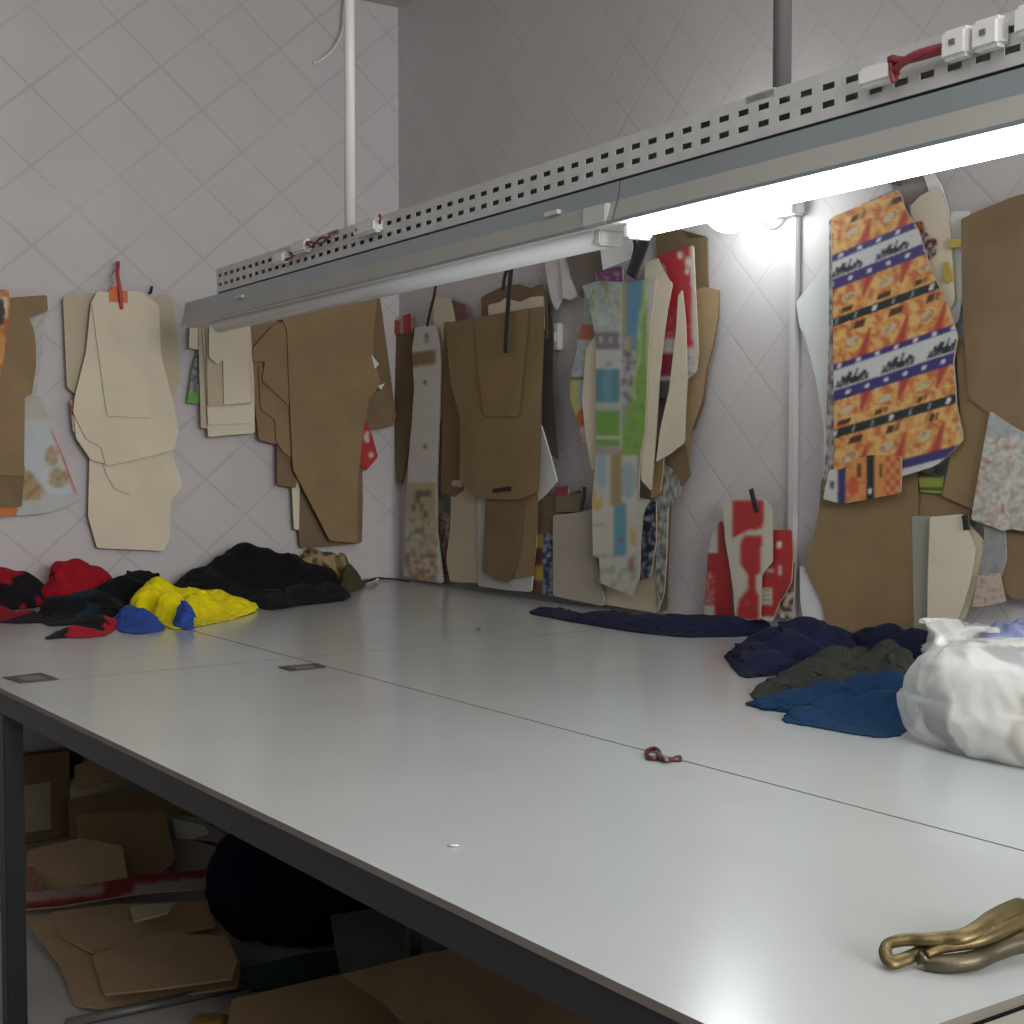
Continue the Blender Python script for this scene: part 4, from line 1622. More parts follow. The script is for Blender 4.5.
def heap(name, label, cat, poly, ridges, m, group=None, seed=0, base=.010, fold=.022, fdir=0.0, ffreq=9.0, shift=.02, step=.012, z0=TABLE_Z,
         edge=.05, colf=None, parent=None, lift=.05, ex=(.34, .22), steps=150, keep=1.04):
    """crumpled cloth: a sheet larger than its footprint (px on the table) buckles into folds over a low mound.
    ridges: (u, v of the foot, v of the top, radius in m)"""
    P = [on_z(u, v, z0).to_2d() for u, v in soften(poly, .18, 6)]
    R = []
    for u, vb, vt, r in ridges:
        b = on_z(u, vb, z0)
        Z = (b - CAM).dot(F_)
        R.append((b.x, b.y, max(.004, (vb - vt) * Z / F_PX) * keep, r))
    per = sum((P[k] - P[k - 1]).length for k in range(len(P)))
    at, cor, tot, ccw = side_split(P)
    ls = [((cor[(k + 1) % 4] - cor[k]) % tot) for k in range(4)]
    if not ccw:
        ls = [tot - q for q in ls]
    nu = int(max(10, min(90, max(ls[0], ls[2]) / step)))
    nv = int(max(10, min(70, max(ls[1], ls[3]) / step)))
    S = patch(P, nu, nv)
    rs = np.random.RandomState(seed + 5)

    def smooth_noise(sc):
        g = rs.randn(nu + 1, nv + 1)
        for _ in range(sc):
            g[1:-1] = (g[:-2] + 2 * g[1:-1] + g[2:]) / 4
            g[:, 1:-1] = (g[:, :-2] + 2 * g[:, 1:-1] + g[:, 2:]) / 4
        return g / (g.std() + 1e-9)
    aniso = rs.randn(nu + 1, nv + 1)
    for _ in range(3):
        aniso[1:-1] = (aniso[:-2] + 2 * aniso[1:-1] + aniso[2:]) / 4
    for _ in range(60):
        aniso[:, 1:-1] = (aniso[:, :-2] + 2 * aniso[:, 1:-1] + aniso[:, 2:]) / 4
    aniso /= aniso.std() + 1e-9
    X = np.zeros((nu + 1, nv + 1, 3))
    X[..., :2] = S
    A = np.array([[tuple(P[k]), tuple(P[(k + 1) % len(P)])] for k in range(len(P))])
    d0 = np.full((nu + 1, nv + 1), 9.0)
    for a, b in A:
        ab = b - a
        t = np.clip(((S - a) @ ab) / max(1e-12, ab @ ab), 0, 1)
        d0 = np.minimum(d0, np.linalg.norm(S - a - t[..., None] * ab, axis=-1))

    def ground(Y):
        h = np.zeros(Y.shape[:2])
        for (rx, ry, rh, rr) in R:
            q = ((Y[..., 0] - rx) ** 2 + (Y[..., 1] - ry) ** 2) / (rr * rr)
            h = np.maximum(h, rh * np.exp(-q * .9))
        e = np.clip(d0 / edge, 0, 1)
        return h * np.sqrt(1 - (1 - e) ** 2)
    X[..., 2] = ground(X) + base * np.clip(d0 / .02, 0, 1) + np.clip(d0 / .03, 0, 1) * (.012 * smooth_noise(5) + .012 * smooth_noise(10) + .008 * aniso)
    X[..., 2] = np.maximum(X[..., 2], .0015)
    lu = np.linalg.norm(X[1:] - X[:-1], axis=-1) * (1 + ex[0] * (1 + .5 * np.clip(smooth_noise(12)[1:], -1.5, 1.5)))
    lv = np.linalg.norm(X[:, 1:] - X[:, :-1], axis=-1) * (1 + ex[1] * (1 + .5 * np.clip(smooth_noise(12)[:, 1:], -1.5, 1.5)))
    X0 = X.copy()
    Vl = np.zeros_like(X)

    def solve(a, b, rest, k, push_only=False):
        d = b - a
        L = np.linalg.norm(d, axis=-1) + 1e-9
        c = (L - rest) / L * .5 * k
        if push_only:
            c = np.minimum(c, 0)
        d *= c[..., None]
        a += d
        b -= d
    bd = np.zeros((nu + 1, nv + 1), bool)
    bd[0] = bd[-1] = True
    bd[:, 0] = bd[:, -1] = True
    for it in range(steps):
        Y = X.copy()
        Vl[..., 2] -= .0004
        X = X + Vl * .9
        for q in range(5):
            for o in (0, 1):
                solve(X[o:-1:2], X[o + 1::2][:X[o:-1:2].shape[0]], lu[o::2], .8)
                solve(X[:, o:-1:2], X[:, o + 1::2][:, :X[:, o:-1:2].shape[1]], lv[:, o::2], .8)
            for o in (0, 1, 2, 3):
                n4 = X[o:-4:8].shape[0]
                if n4 > 0:
                    solve(X[o:-4:8], X[o + 4::8][:n4], (lu[:-3] + lu[1:-2] + lu[2:-1] + lu[3:])[o::8][:n4] * .72, .25, True)
            for o in (0, 1):
                n2 = X[o:-2:4].shape[0]
                if n2 > 0:
                    solve(X[o:-2:4], X[o + 2::4][:n2], (lu[:-1] + lu[1:])[o::4][:n2] * .93, .5, True)
                n2 = X[:, o:-2:4].shape[1]
                if n2 > 0:
                    solve(X[:, o:-2:4], X[:, o + 2::4][:, :n2], (lv[:, :-1] + lv[:, 1:])[:, o::4][:, :n2] * .93, .5, True)
        # outline stays roughly where it lies
        X[bd, :2] += (X0[bd, :2] - X[bd, :2]) * .35
        X[bd, 2] *= .8
        gh = ground(X) + .0015
        low = X[..., 2] < gh
        X[..., 2] = np.maximum(X[..., 2], gh)
        X[low, :2] += (Y[low, :2] - X[low, :2]) * .6
        top = gh + lift + base
        X[..., 2] = np.minimum(X[..., 2], top)
        Vl = (X - Y) * .92
        for _ in range(1):
            Lp = X[1:-1, 1:-1] * 0
            Lp = (X[:-2, 1:-1] + X[2:, 1:-1] + X[1:-1, :-2] + X[1:-1, 2:]) / 4 - X[1:-1, 1:-1]
            X[1:-1, 1:-1] += Lp * .02
    for _ in range(1):
        Lp = (X[:-2, 1:-1] + X[2:, 1:-1] + X[1:-1, :-2] + X[1:-1, 2:]) / 4 - X[1:-1, 1:-1]
        X[1:-1, 1:-1] += Lp * .35
    X[..., 2] += z0
    pts = [tuple(p) for p in X.reshape(-1, 3)]
    w = nv + 1
    faces = [(i * w + j, (i + 1) * w + j, (i + 1) * w + j + 1, i * w + j + 1) for i in range(nu) for j in range(nv)]
    me = bpy.data.meshes.new(name)
    me.from_pydata(pts, [], faces)
    bm = bmesh.new()
    bm.from_mesh(me)
    bmesh.ops.recalc_face_normals(bm, faces=bm.faces)
    if sum(f.normal.z for f in bm.faces) < 0:
        bmesh.ops.reverse_faces(bm, faces=list(bm.faces))
    bm.to_mesh(me)
    bm.free()
    o = link(name, me, [m], parent, smooth=True)
    so_ = o.modifiers.new('thickness', 'SOLIDIFY')
    so_.thickness = .0022
    so_.offset = 1
    sd = o.modifiers.new('smooth', 'SUBSURF')
    sd.levels = sd.render_levels = 1
    if colf:
        att = me.color_attributes.new('Col', 'FLOAT_COLOR', 'POINT')
        fl = S.reshape(-1, 2)
        for i in range(len(pts)):
            att.data[i].color = (*colf(*fl[i]), 1)
    if parent is None:
        c = Vector((float(S[..., 0].mean()), float(S[..., 1].mean()), z0))
        for v in me.vertices:
            v.co -= c
        o.location = c
        tag(o, label, cat, group)
    return o


def pix(x, y, z=TABLE_Z):
    d = Vector((x, y, z)) - CAM
    w = d.dot(FWD)
    return 512 + F_PX * d.dot(R_) / w, 512 - F_PX * d.dot(CUP) / w


F_RED = fabric('red_fabric', (.36, .012, .022))
F_BLK = fabric('black_fabric', (.009, .009, .011))
F_CHAR = fabric('charcoal_fabric', (.012, .012, .014))
F_YEL = fabric('yellow_fabric', (.84, .72, .008))
F_BLUE = fabric('royal_blue_fabric', (.03, .085, .36))
F_OLIVE = fabric('olive_fabric', (.075, .07, .035))
F_NAVY = fabric('navy_fabric', (.011, .013, .042))
F_GRN = fabric('grey_green_fabric', (.036, .040, .034))
F_TEAL = fabric('blue_rib_fabric', (.009, .034, .088))

G = 'garments heaped on the left end of the table'
# far left red
heap('red_garment', 'red garment with dark panels at the far left edge of the table', 'garment',
     [(-30, 603.5), (0, 602), (24, 601.5), (46, 601.5), (47, 605), (30, 609), (-30, 614)],
     [(0, 606, 569, .13), (22, 605, 572, .08), (38, 604, 578, .08), (-20, 607, 566, .16)], FABRIC_V, G, 1, fold=.02, ffreq=8, step=.009,
     colf=lambda x, y: lin((30, 28, 34)) if fbm((x * 6 + 1.2, y * 6, 3)) > .16 else lin((160, 24, 38)))
heap('red_garment', 'bright red crumpled garment behind the black one on the left', 'garment',
     [(44, 601), (60, 600), (90, 598.5), (118, 597), (116, 602), (100, 606), (70, 608), (46, 606)],
     [(60, 604, 563, .09), (76, 603, 560, .10), (95, 602, 567, .09), (110, 600, 574, .07)], F_RED, G, 2, fold=.030, ffreq=9, fdir=.5, step=.009)
heap('black_garment', 'black garment with a dark teal patch left of the yellow garment', 'garment',
     [(40, 611), (70, 609), (104, 605), (120, 598), (150, 596.5), (166, 597), (160, 604), (132, 610), (112, 618), (86, 624), (50, 627), (38, 622)],
     [(60, 615, 597, .10), (90, 614, 591, .12), (112, 607, 583, .10), (140, 602, 572, .12), (156, 600, 573, .09), (124, 606, 577, .10)],
     FABRIC_V, G, 3, fold=.026, ffreq=8, fdir=.9, step=.010,
     colf=lambda x, y: lin((20, 46, 60)) if 74 < pix(x, y)[0] < 96 and fbm((x * 9, y * 9, 5)) > -.12 else lin((20, 21, 24)))
heap('red_garment', 'dark red and black sleeve lying flat at the lower left', 'garment',
     [(-30, 610), (8, 613), (24, 617), (40, 614), (44, 623), (20, 624), (-30, 622)],
     [(-10, 616, 606, .07), (28, 619, 611, .06)], FABRIC_V, G, 4, base=.02, fold=.012, step=.009,
     colf=lambda x, y: lin((140, 22, 36)) if fbm((x * 7, y * 7, 6)) > -.04 else lin((32, 30, 34)))
heap('black_garment', 'pointed black sleeve end with red lining in front of the heap', 'garment',
     [(42, 640), (58, 632), (68, 629), (92, 625), (112, 619), (116, 629), (106, 636), (86, 638.5), (64, 638)],
     [(96, 629, 617, .05), (108, 627, 614, .05), (75, 634, 627, .05)], FABRIC_V, G, 5, base=.012, fold=.010, step=.007,
     colf=lambda x, y: lin((176, 30, 48)) if (pix(x, y)[1] > 633 or pix(x, y)[0] > 103) and pix(x, y)[0] > 66 else lin((28, 28, 32)))
yl = heap('yellow_garment', 'yellow garment with royal blue panels on the left heap', 'garment',
          [(128, 613), (146, 607), (164, 604), (186, 604), (215, 603), (238, 606), (260, 611), (232, 620), (208, 625), (186, 629), (172, 630), (152, 620)],
          [(158, 611, 578, .075), (148, 613, 586, .07), (172, 611, 588, .08), (190, 611, 589, .10), (212, 611, 591, .10), (232, 612, 598, .10), (168, 619, 592, .06),
           (200, 615, 594, .08)],
          F_YEL, G, 6, fold=.020, ffreq=9, fdir=1.1, step=.008)
heap('blue_panel', None, None, [(112, 621), (124, 616), (140, 616), (154, 621), (166, 629), (158, 632), (138, 635), (118, 632)],
     [(128, 623, 606, .06), (142, 624, 609, .06), (155, 628, 618, .05)], F_BLUE, None, 7, base=.022, fold=.012, ffreq=12, step=.007, parent=yl)
heap('blue_panel', None, None, [(172, 620), (182, 616), (192, 618), (194, 628), (188, 630.5), (174, 628)],
     [(182, 624, 598, .05), (188, 626, 604, .04)], F_BLUE, None, 8, base=.02, fold=.010, step=.007, parent=yl)
heap('black_garment', 'large heap of black cloth against the left wall', 'garment',
     [(168, 598), (180, 594.5), (215, 589.5), (260, 587), (296, 587.5), (322, 588), (338, 589), (332, 594), (300, 598), (260, 601), (215, 602), (180, 602)],
     [(185, 598, 583, .12), (205, 597, 573, .14), (228, 594, 556, .12), (245, 592, 544, .13), (262, 592, 550, .14), (285, 591, 555, .14), (310, 590, 565, .13),
      (205, 595, 568, .12)],
     F_BLK, G, 9, fold=.040, ffreq=6, fdir=-.5, step=.012, shift=.03)
heap('black_garment', 'flat charcoal cloth in front of the large black heap', 'garment',
     [(236, 604), (262, 602.5), (300, 599.5), (328, 596), (346, 595), (352, 598), (340, 602), (300, 606), (270, 611), (258, 608)],
     [(270, 606, 590, .10), (300, 603, 586, .11), (328, 599, 584, .10), (345, 598, 590, .06)], F_CHAR, G, 10, base=.03, fold=.016, ffreq=6, fdir=-.3, step=.011)
heap('olive_garment', 'olive green cloth at the right end of the black heap', 'garment',
     [(338, 586.5), (352, 583), (362, 581.5), (366, 585), (358, 590), (350, 593.5), (340, 594)],
     [(342, 589, 562, .09), (352, 588, 570, .08), (360, 586, 578, .06)], F_OLIVE, G, 11, fold=.02, step=.010)
heap('camouflage_cloth', 'tan and brown mottled cloth behind the black heap', 'cloth',
     [(284, 585), (300, 583.4), (330, 582), (346, 581.3), (348, 584), (336, 588), (318, 587.6), (296, 587.3)],
     [(300, 585, 554, .09), (314, 585, 551, .10), (328, 584.5, 553, .10), (340, 584, 558, .08)], FABRIC_V, G, 12, fold=.02, step=.012, edge=.02,
     colf=lambda x, y: lin((170, 150, 110)) if fbm((x * 22, y * 22, 5)) > .02 else (lin((66, 58, 40)) if fbm((x * 25, y * 20, 9)) > 0 else lin((120, 104, 70))))
# black strap with white tag
stp = tube('strap_end', spline([on_z(352, 584, .875), on_z(360, 583, .862), on_z(372, 579.5, .87), on_z(376, 578.2, .862)], 5), .010, BLACKPL, None, 8, .5, UP)
tag(stp, 'black strap end with a white tag right of the black heap', 'strap')
bm = bmesh.new()
c = on_z(371, 578.5, .868)
add_box(bm, (c.x - .028, c.y - .02, .864), (c.x + .028, c.y + .02, .8685))
from_bm('tag', bm, WHITEPL, stp)
stw = tube('thin_cord', spline([on_z(376, 577.5, .856), on_z(385, 578.5, .856), on_z(398, 579.5, .856), on_z(410, 581.5, .856)], 5), .004, BLACKPL)
tag(stw, 'thin black cord lying along the back of the table by the room corner', 'cord')

# ---- right heap
G = 'garments heaped on the right of the table'
heap('navy_cloth', 'long flat folded strip of navy cloth along the back of the table', 'cloth',
     [(526, 613.5), (540, 609.5), (560, 610), (600, 617), (654, 622), (700, 625), (745, 627), (776, 628), (774, 633), (740, 637), (682, 638), (628, 632), (570, 622)],
     [(545, 613, 608, .06), (600, 621, 612, .08), (650, 627, 615, .10), (700, 630, 616, .10), (740, 631, 617, .10), (765, 631, 620, .08), (620, 624, 613, .08), (675, 629, 615, .09),
      (722, 631, 616, .09)],
     F_NAVY, G, 21, base=.022, fold=.008, ffreq=3, fdir=1.57, step=.012, shift=.005)
heap('navy_garment', 'crumpled navy garment at the front left of the right heap', 'garment',
     [(724, 656), (740, 652), (762, 645), (782, 640), (815, 641), (850, 644), (858, 652), (830, 660), (800, 668), (776, 676), (742, 679), (732, 668)],
     [(752, 662, 643, .08), (776, 655, 628, .09), (805, 651, 618, .10), (830, 651, 627, .09), (790, 662, 634, .09), (765, 668, 652, .08), (845, 650, 634, .08)],
     F_NAVY, G, 22, fold=.024, ffreq=8, fdir=.6, step=.009)
heap('navy_garment', 'dark navy garment at the back of the right heap', 'garment',
     [(842, 643), (860, 641), (900, 645), (940, 652), (948, 662), (930, 672), (905, 668), (872, 656), (850, 650)],
     [(870, 648, 628, .08), (890, 652, 625, .09), (915, 658, 630, .09), (936, 662, 634, .08)], F_NAVY, G, 23, fold=.022, ffreq=8, step=.009)
heap('grey_green_garment', 'grey green garment between the navy and the blue garments', 'garment',
     [(750, 695), (765, 686), (790, 677), (820, 669), (850, 659), (872, 661), (900, 671), (920, 680), (905, 688), (868, 688), (820, 688), (786, 696), (758, 701)],
     [(775, 692, 678, .06), (815, 682, 660, .07), (835, 675, 647, .07), (860, 672, 648, .06), (888, 676, 641, .06), (905, 679, 648, .06), (872, 677, 655, .05), (800, 687, 668, .06)],
     F_GRN, G, 24, fold=.020, ffreq=12, fdir=-.4, step=.007)
heap('blue_garment', 'blue ribbed garment lying left of the white plastic bag', 'garment',
     [(742, 705), (760, 701), (788, 697), (824, 692), (868, 691), (905, 692), (930, 700), (905, 735), (880, 739), (852, 735), (820, 729), (780, 722), (792, 714), (765, 710)],
     [(770, 706, 698, .05), (800, 707, 690, .07), (830, 706, 682, .07), (865, 704, 675, .07), (892, 706, 672, .07), (880, 720, 692, .07), (840, 718, 697, .07), (805, 718, 706, .05),
      (900, 722, 690, .06)],
     F_TEAL, G, 25, fold=.022, ffreq=13, fdir=.25, step=.006)

# ------------------------------------------------------------------ white plastic bag
BAGM = bpy.data.materials.new('thin_white_plastic')
BAGM.use_nodes = True
nt = BAGM.node_tree
pb = nt.nodes['Principled BSDF']
pb.inputs['Base Color'].default_value = (.90, .90, .87, 1)
pb.inputs['Roughness'].default_value = .32
nzb = nt.nodes.new('ShaderNodeTexNoise')
nzb.inputs['Scale'].default_value = 26
nzb.inputs['Detail'].default_value = 5
tcb = nt.nodes.new('ShaderNodeTexCoord')
nt.links.new(tcb.outputs['Object'], nzb.inputs['Vector'])
bpb = nt.nodes.new('ShaderNodeBump')
bpb.inputs['Strength'].default_value = .35
bpb.inputs['Distance'].default_value = .01
nt.links.new(nzb.outputs['Fac'], bpb.inputs['Height'])
nt.links.new(bpb.outputs['Normal'], pb.inputs['Normal'])
trn = nt.nodes.new('ShaderNodeBsdfTranslucent')
trn.inputs['Color'].default_value = (.8, .8, .79, 1)
tp = nt.nodes.new('ShaderNodeBsdfTransparent')
m1 = nt.nodes.new('ShaderNodeMixShader')
m1.inputs[0].default_value = .25
m2 = nt.nodes.new('ShaderNodeMixShader')
nz3 = nt.nodes.new('ShaderNodeTexNoise')
nz3.inputs['Scale'].default_value = 6.5
nz3.inputs['Detail'].default_value = 1.5
nz3.inputs['Distortion'].default_value = .8
nt.links.new(tcb.outputs['Object'], nz3.inputs['Vector'])
mr3 = nt.nodes.new('ShaderNodeMapRange')
mr3.interpolation_type = 'SMOOTHSTEP'
mr3.inputs['From Min'].default_value = .42
mr3.inputs['From Max'].default_value = .50
mr3.inputs['To Min'].default_value = .12
mr3.inputs['To Max'].default_value = .64
nt.links.new(nz3.outputs['Fac'], mr3.inputs['Value'])
nt.links.new(mr3.outputs['Result'], m2.inputs[0])
nt.links.new(pb.outputs[0], m1.inputs[1])
nt.links.new(trn.outputs[0], m1.inputs[2])
nt.links.new(m1.outputs[0], m2.inputs[1])
nt.links.new(tp.outputs[0], m2.inputs[2])
nt.links.new(m2.outputs[0], nt.nodes['Material Output'].inputs[0])

bag_a = on_z(896, 741)
BX, BY, BZ = .225, .125, .108
bagc = bag_a + Vector((BX * .88, BY * .74, 0))
bag = empty('plastic_bag', bagc)
tag(bag, 'tied white plastic bag stuffed with cloth at the right edge of the table', 'bag')


def blob(name, c, rx, ry, rz, m, parent, seed, crease=.06, n=56, k=36, flat=.0, power=2.6, rot=YAW):
    bm = bmesh.new()
    rows = []
    for i in range(k + 1):
        th = pi * i / k
        row = []
        for j in range(n):
            ph = 2 * pi * j / n
            dx, dy, dz = sin(th) * cos(ph), sin(th) * sin(ph), cos(th)
            q = (abs(dx) ** power + abs(dy) ** power + abs(dz) ** power) ** (-1 / power)
            nn = noise.noise((dx * 2.2 + seed, dy * 2.2, dz * 2.2))
            rg = 1 - abs(noise.noise((dx * 3.6 + seed, dy * 3.6 + 3, dz * 2.4 + 5))) * 2
            rr = q * (1 + crease * nn + crease * .7 * rg)
            x, y, z = dx * rr * rx, dy * rr * ry, dz * rr * rz
            z = max(z, -rz * (1 - flat))
            xw = x * cos(rot) - y * sin(rot)
            yw = x * sin(rot) + y * cos(rot)
            row.append(bm.verts.new((c[0] + xw, c[1] + yw, c[2] + z)))
            if i in (0, k):
                break
        rows.append(row)
    for i in range(k):
        a, b = rows[i], rows[i + 1]
        for j in range(n):
            j2 = (j + 1) % n
            if len(a) == 1:
                bm.faces.new((a[0], b[j], b[j2]))
            elif len(b) == 1:
                bm.faces.new((a[j], b[0], a[j2]))
            else:
                bm.faces.new((a[j], b[j], b[j2], a[j2]))
    bmesh.ops.recalc_face_normals(bm, faces=bm.faces)
    return from_bm(name, bm, m, parent, True)




def bag_body():
    """flattened sack, rounder on the far side of the knot, with creases running towards the knot"""
    n, k = 150, 90
    bm = bmesh.new()
    rows = []
    kn = Vector((-.42, -.1, 1.0))
    for i in range(k + 1):
        th = pi * i / k
        row = []
        for j in range(n):
            ph = 2 * pi * j / n
            d = Vector((sin(th) * cos(ph), sin(th) * sin(ph), cos(th)))
            p = 3.0 if d.z < 0 else 2.35
            q = (abs(d.x) ** p + abs(d.y) ** p + abs(d.z) ** p) ** (-1 / p)
            v = d * q
            t = v - kn
            a = math.atan2(t.y, t.x)
            dist = t.length
            el = math.atan2(t.z, math.hypot(t.x, t.y))
            w = 1 - abs(noise.noise((a * 3.2, el * 2.2, 3.1))) * 2.4
            w2 = 1 - abs(noise.noise((a * 7 + 4, dist * 1.6, el * 3))) * 2.2
            big = noise.noise((v.x * 1.7 + 3, v.y * 1.7, v.z * 1.7))
            rr = 1 + .05 * big + .034 * w * min(1, dist) + .022 * w2
            v = v * rr
            v.z = max(v.z, -.86)
            if v.z > 0:                                  # shoulder falls away left of the knot
                v.z *= 1 - .12 * max(0, -v.x - .45)
            row.append(bm.verts.new((bagc.x + v.x * BX, bagc.y + v.y * BY, TABLE_Z + .001 + (v.z + .86) * BZ)))
            if i in (0, k):
                break
        rows.append(row)
    for i in range(k):
        a, b = rows[i], rows[i + 1]
        for j in range(n):
            j2 = (j + 1) % n
            if len(a) == 1:
                bm.faces.new((a[0], b[j], b[j2]))
            elif len(b) == 1:
                bm.faces.new((a[j], b[0], a[j2]))
            else:
                bm.faces.new((a[j], b[j], b[j2], a[j2]))
    bmesh.ops.recalc_face_normals(bm, faces=bm.faces)
    return from_bm('bag_body', bm, BAGM, bag, True)


bag_body()
# gathered neck and the two tied ears
neck = hit(953, 639, bagc + Vector((0, BY * .2, 0)), Vector((0, 1, 0)))


def ears(name, pts, rads, seed):
    bm = bmesh.new()
    S = spline(pts, 6)
    n = 18
    rings = []
    for i, p in enumerate(S):
        t = i / (len(S) - 1)
        q = t * (len(rads) - 1)
        a = int(min(q, len(rads) - 2))
        r = rads[a] + (rads[a + 1] - rads[a]) * (q - a)
        ring = []
        for j in range(n):
            ph = 2 * pi * j / n
            rr = r * (1 + (.10 + .16 * t) * sin(5 * ph + seed + t * 2) + .12 * noise.noise((j * .9, t * 4, seed)))
            ring.append(bm.verts.new(p + R_ * cos(ph) * rr + F_ * sin(ph) * rr * .55))
        rings.append(ring)
    for a, b in zip(rings, rings[1:]):
        for j in range(n):
            bm.faces.new((a[j], a[(j + 1) % n], b[(j + 1) % n], b[j]))
    bm.faces.new(rings[-1])
    bmesh.ops.recalc_face_normals(bm, faces=bm.faces)
    return from_bm(name, bm, BAGM, bag, True)


ears('bag_neck', [neck - UP * .045, neck - UP * .01, neck + UP * .012], [.062, .040, .026], 1)
ears('bag_ear', [neck + UP * .0, neck + UP * .02 - R_ * .012, neck + UP * .038 - R_ * .028, neck + UP * .030 - R_ * .05], [.028, .032, .034, .012], 2)
ears('bag_ear', [neck + UP * .0, neck + UP * .016 + R_ * .02, neck + UP * .022 + R_ * .05, neck + UP * .012 + R_ * .075], [.026, .032, .034, .012], 4)
# cloth seen through the plastic
F_GREY = fabric('grey_fabric', (.15, .15, .16))
F_BEIGE = fabric('beige_fabric', (.42, .33, .24))
for (dx, rx_, rz_, m_, lb, sd_) in ((-.082, .068, .066, F_GREY, 'grey cloth bundle at the left inside the white plastic bag', 2.2),
                               (.085, .084, .076, F_BEIGE, 'beige cloth bundle at the right inside the white plastic bag', 5.2)):
    o = blob('cloth_bundle', (bagc.x + dx, bagc.y - .004, TABLE_Z + rz_ * .93 + .008), rx_, BY * .84, rz_, m_, None, sd_, .06, 50, 30, .07, 3.0, 0)
    tag(o, lb, 'cloth', 'cloth inside the plastic bag')

# clear and blue plastic behind the bag
CLEAR = bpy.data.materials.new('clear_plastic')
CLEAR.use_nodes = True
nt = CLEAR.node_tree
pb = nt.nodes['Principled BSDF']
pb.inputs['Base Color'].default_value = (.62, .64, .68, 1)
pb.inputs['Roughness'].default_value = .15
tp = nt.nodes.new('ShaderNodeBsdfTransparent')
mx_ = nt.nodes.new('ShaderNodeMixShader')
mx_.inputs[0].default_value = .5
nt.links.new(pb.outputs[0], mx_.inputs[1])
nt.links.new(tp.outputs[0], mx_.inputs[2])
nt.links.new(mx_.outputs[0], nt.nodes['Material Output'].inputs[0])
BLUEPL = mat('blue_plastic_film', (.25, .29, .50), .2, var=.25, scale=20)
c = on_z(966, 671)
o = blob('clear_plastic_bundle', (c.x, c.y, TABLE_Z + .052), .085, .055, .056, CLEAR, None, 5.5, .22, 48, 30, .1)
tag(o, 'crumpled clear plastic behind the white bag', 'plastic')
c = on_z(1022, 686)
o = blob('blue_plastic_bundle', (c.x, c.y, TABLE_Z + .068), .085, .06, .075, BLUEPL, None, 8.1, .22, 48, 30, .1)
tag(o, 'crumpled blue plastic behind the white bag at the right edge', 'plastic')

# ------------------------------------------------------------------ small things on the table
MAROON = mat('maroon_plastic', (.07, .008, .016), .35, var=.1)
sn = empty('thread_snips', on_z(663, 756))
tag(sn, 'small maroon thread snips lying on the white table', 'snips')
z = TABLE_Z + .005
loop = [on_z(653 + 6.5 * cos(a), 753.5 + 5.0 * sin(a), z) for a in [i * 2 * pi / 14 for i in range(15)]]
tube('finger_loop', loop, .0042, MAROON, sn, 8)
tube('blade', spline([on_z(657, 757, z), on_z(664, 760, z), on_z(672, 759.5, z), on_z(680, 758.5, z)], 5), [.0045] * 8 + [.004] * 4 + [.0065] * 4, MAROON, sn, 8)
tube('blade', spline([on_z(656, 751.5, z + .002), on_z(660, 755.5, z + .002), on_z(667, 760.5, z + .002)], 4), .003, NAIL, sn, 8)

# brass-coloured tailor's shears at the lower right
BRASS = mat('worn_brass', (.17, .13, .058), .4, metal=.85, var=.35, scale=30, bump=.1)
BRONZE = mat('dark_bronze', (.10, .085, .055), .4, metal=.7, var=.35, scale=25, bump=.1)
sh = empty('tailor_shears', on_z(1000, 950))
tag(sh, 'brass handled tailor shears lying at the lower right of the table', 'shears')


def tz(u, v, h):
    """point h above the table that shows at (u, v)"""
    return on_z(u, v, TABLE_Z + h)


lp = [tz(885, 951, .016), tz(888, 944.5, .020), tz(898, 941, .024), tz(912, 939.5, .027), tz(928, 940, .030), tz(945, 938.5, .033), tz(962, 937, .036), tz(978, 930, .040),
      tz(992, 920, .044), tz(1006, 912.5, .046), tz(1022, 906, .046)]
tube('handle', spline(lp, 5), [.007, .007, .0075, .0078, .008, .0085, .0095, .0105, .011, .0115, .012], BRASS, sh, 12, .7, UP)
lp2 = [tz(885, 951, .016), tz(887, 958, .012), tz(892, 962.5, .009), tz(902, 960, .010), tz(914, 955, .013), tz(925, 949, .018), tz(934, 944.5, .022)]
tube('handle_loop', spline(lp2, 5), [.007, .0075, .008, .0078, .0075, .0075, .0075], BRASS, sh, 12, .7, UP)
lp3 = [tz(926, 954.5, .018), tz(938, 949, .023), tz(955, 945.5, .027), tz(975, 941, .031), tz(992, 934, .035), tz(1010, 926, .037), tz(1026, 920, .037)]
tube('handle', spline(lp3, 5), [.0055, .0065, .0075, .009, .0105, .011, .011], BRASS, sh, 12, .8, UP)
lp4 = [tz(924, 963, .008), tz(940, 964, .009), tz(958, 963, .011), tz(975, 960, .013), tz(990, 953, .016), tz(1008, 946, .020), tz(1026, 941, .022)]
tube('handle_loop', spline(lp4, 5), [.0075, .010, .0105, .0105, .0105, .011, .012], BRONZE, sh, 12, 1.0, UP)
tube('handle_loop', spline([tz(926, 954.5, .018), tz(923, 958, .013), tz(924, 963, .008)], 5), .0075, BRONZE, sh, 10)
pv = tz(1030, 915, .040)
bm = bmesh.new()
bmesh.ops.create_cone(bm, cap_ends=True, segments=20, radius1=.012, radius2=.010, depth=.03, matrix=Matrix.Translation(pv + R_ * .01))
from_bm('pivot_screw', bm, NAIL, sh, True)
for k, (dv, hh) in enumerate(((0, .030), (4, .024))):
    p0 = tz(1020, 914 + dv * 3, hh + .006)
    p1 = p0 + R_ * .15 + F_ * (.05 + .015 * k)
    p1.z = TABLE_Z + .004 + .004 * k
    tube('blade', [p0, p0.lerp(p1, .3), p0.lerp(p1, .7), p1], [.013, .015, .011, .003], NAIL, sh, 10, .25, UP)
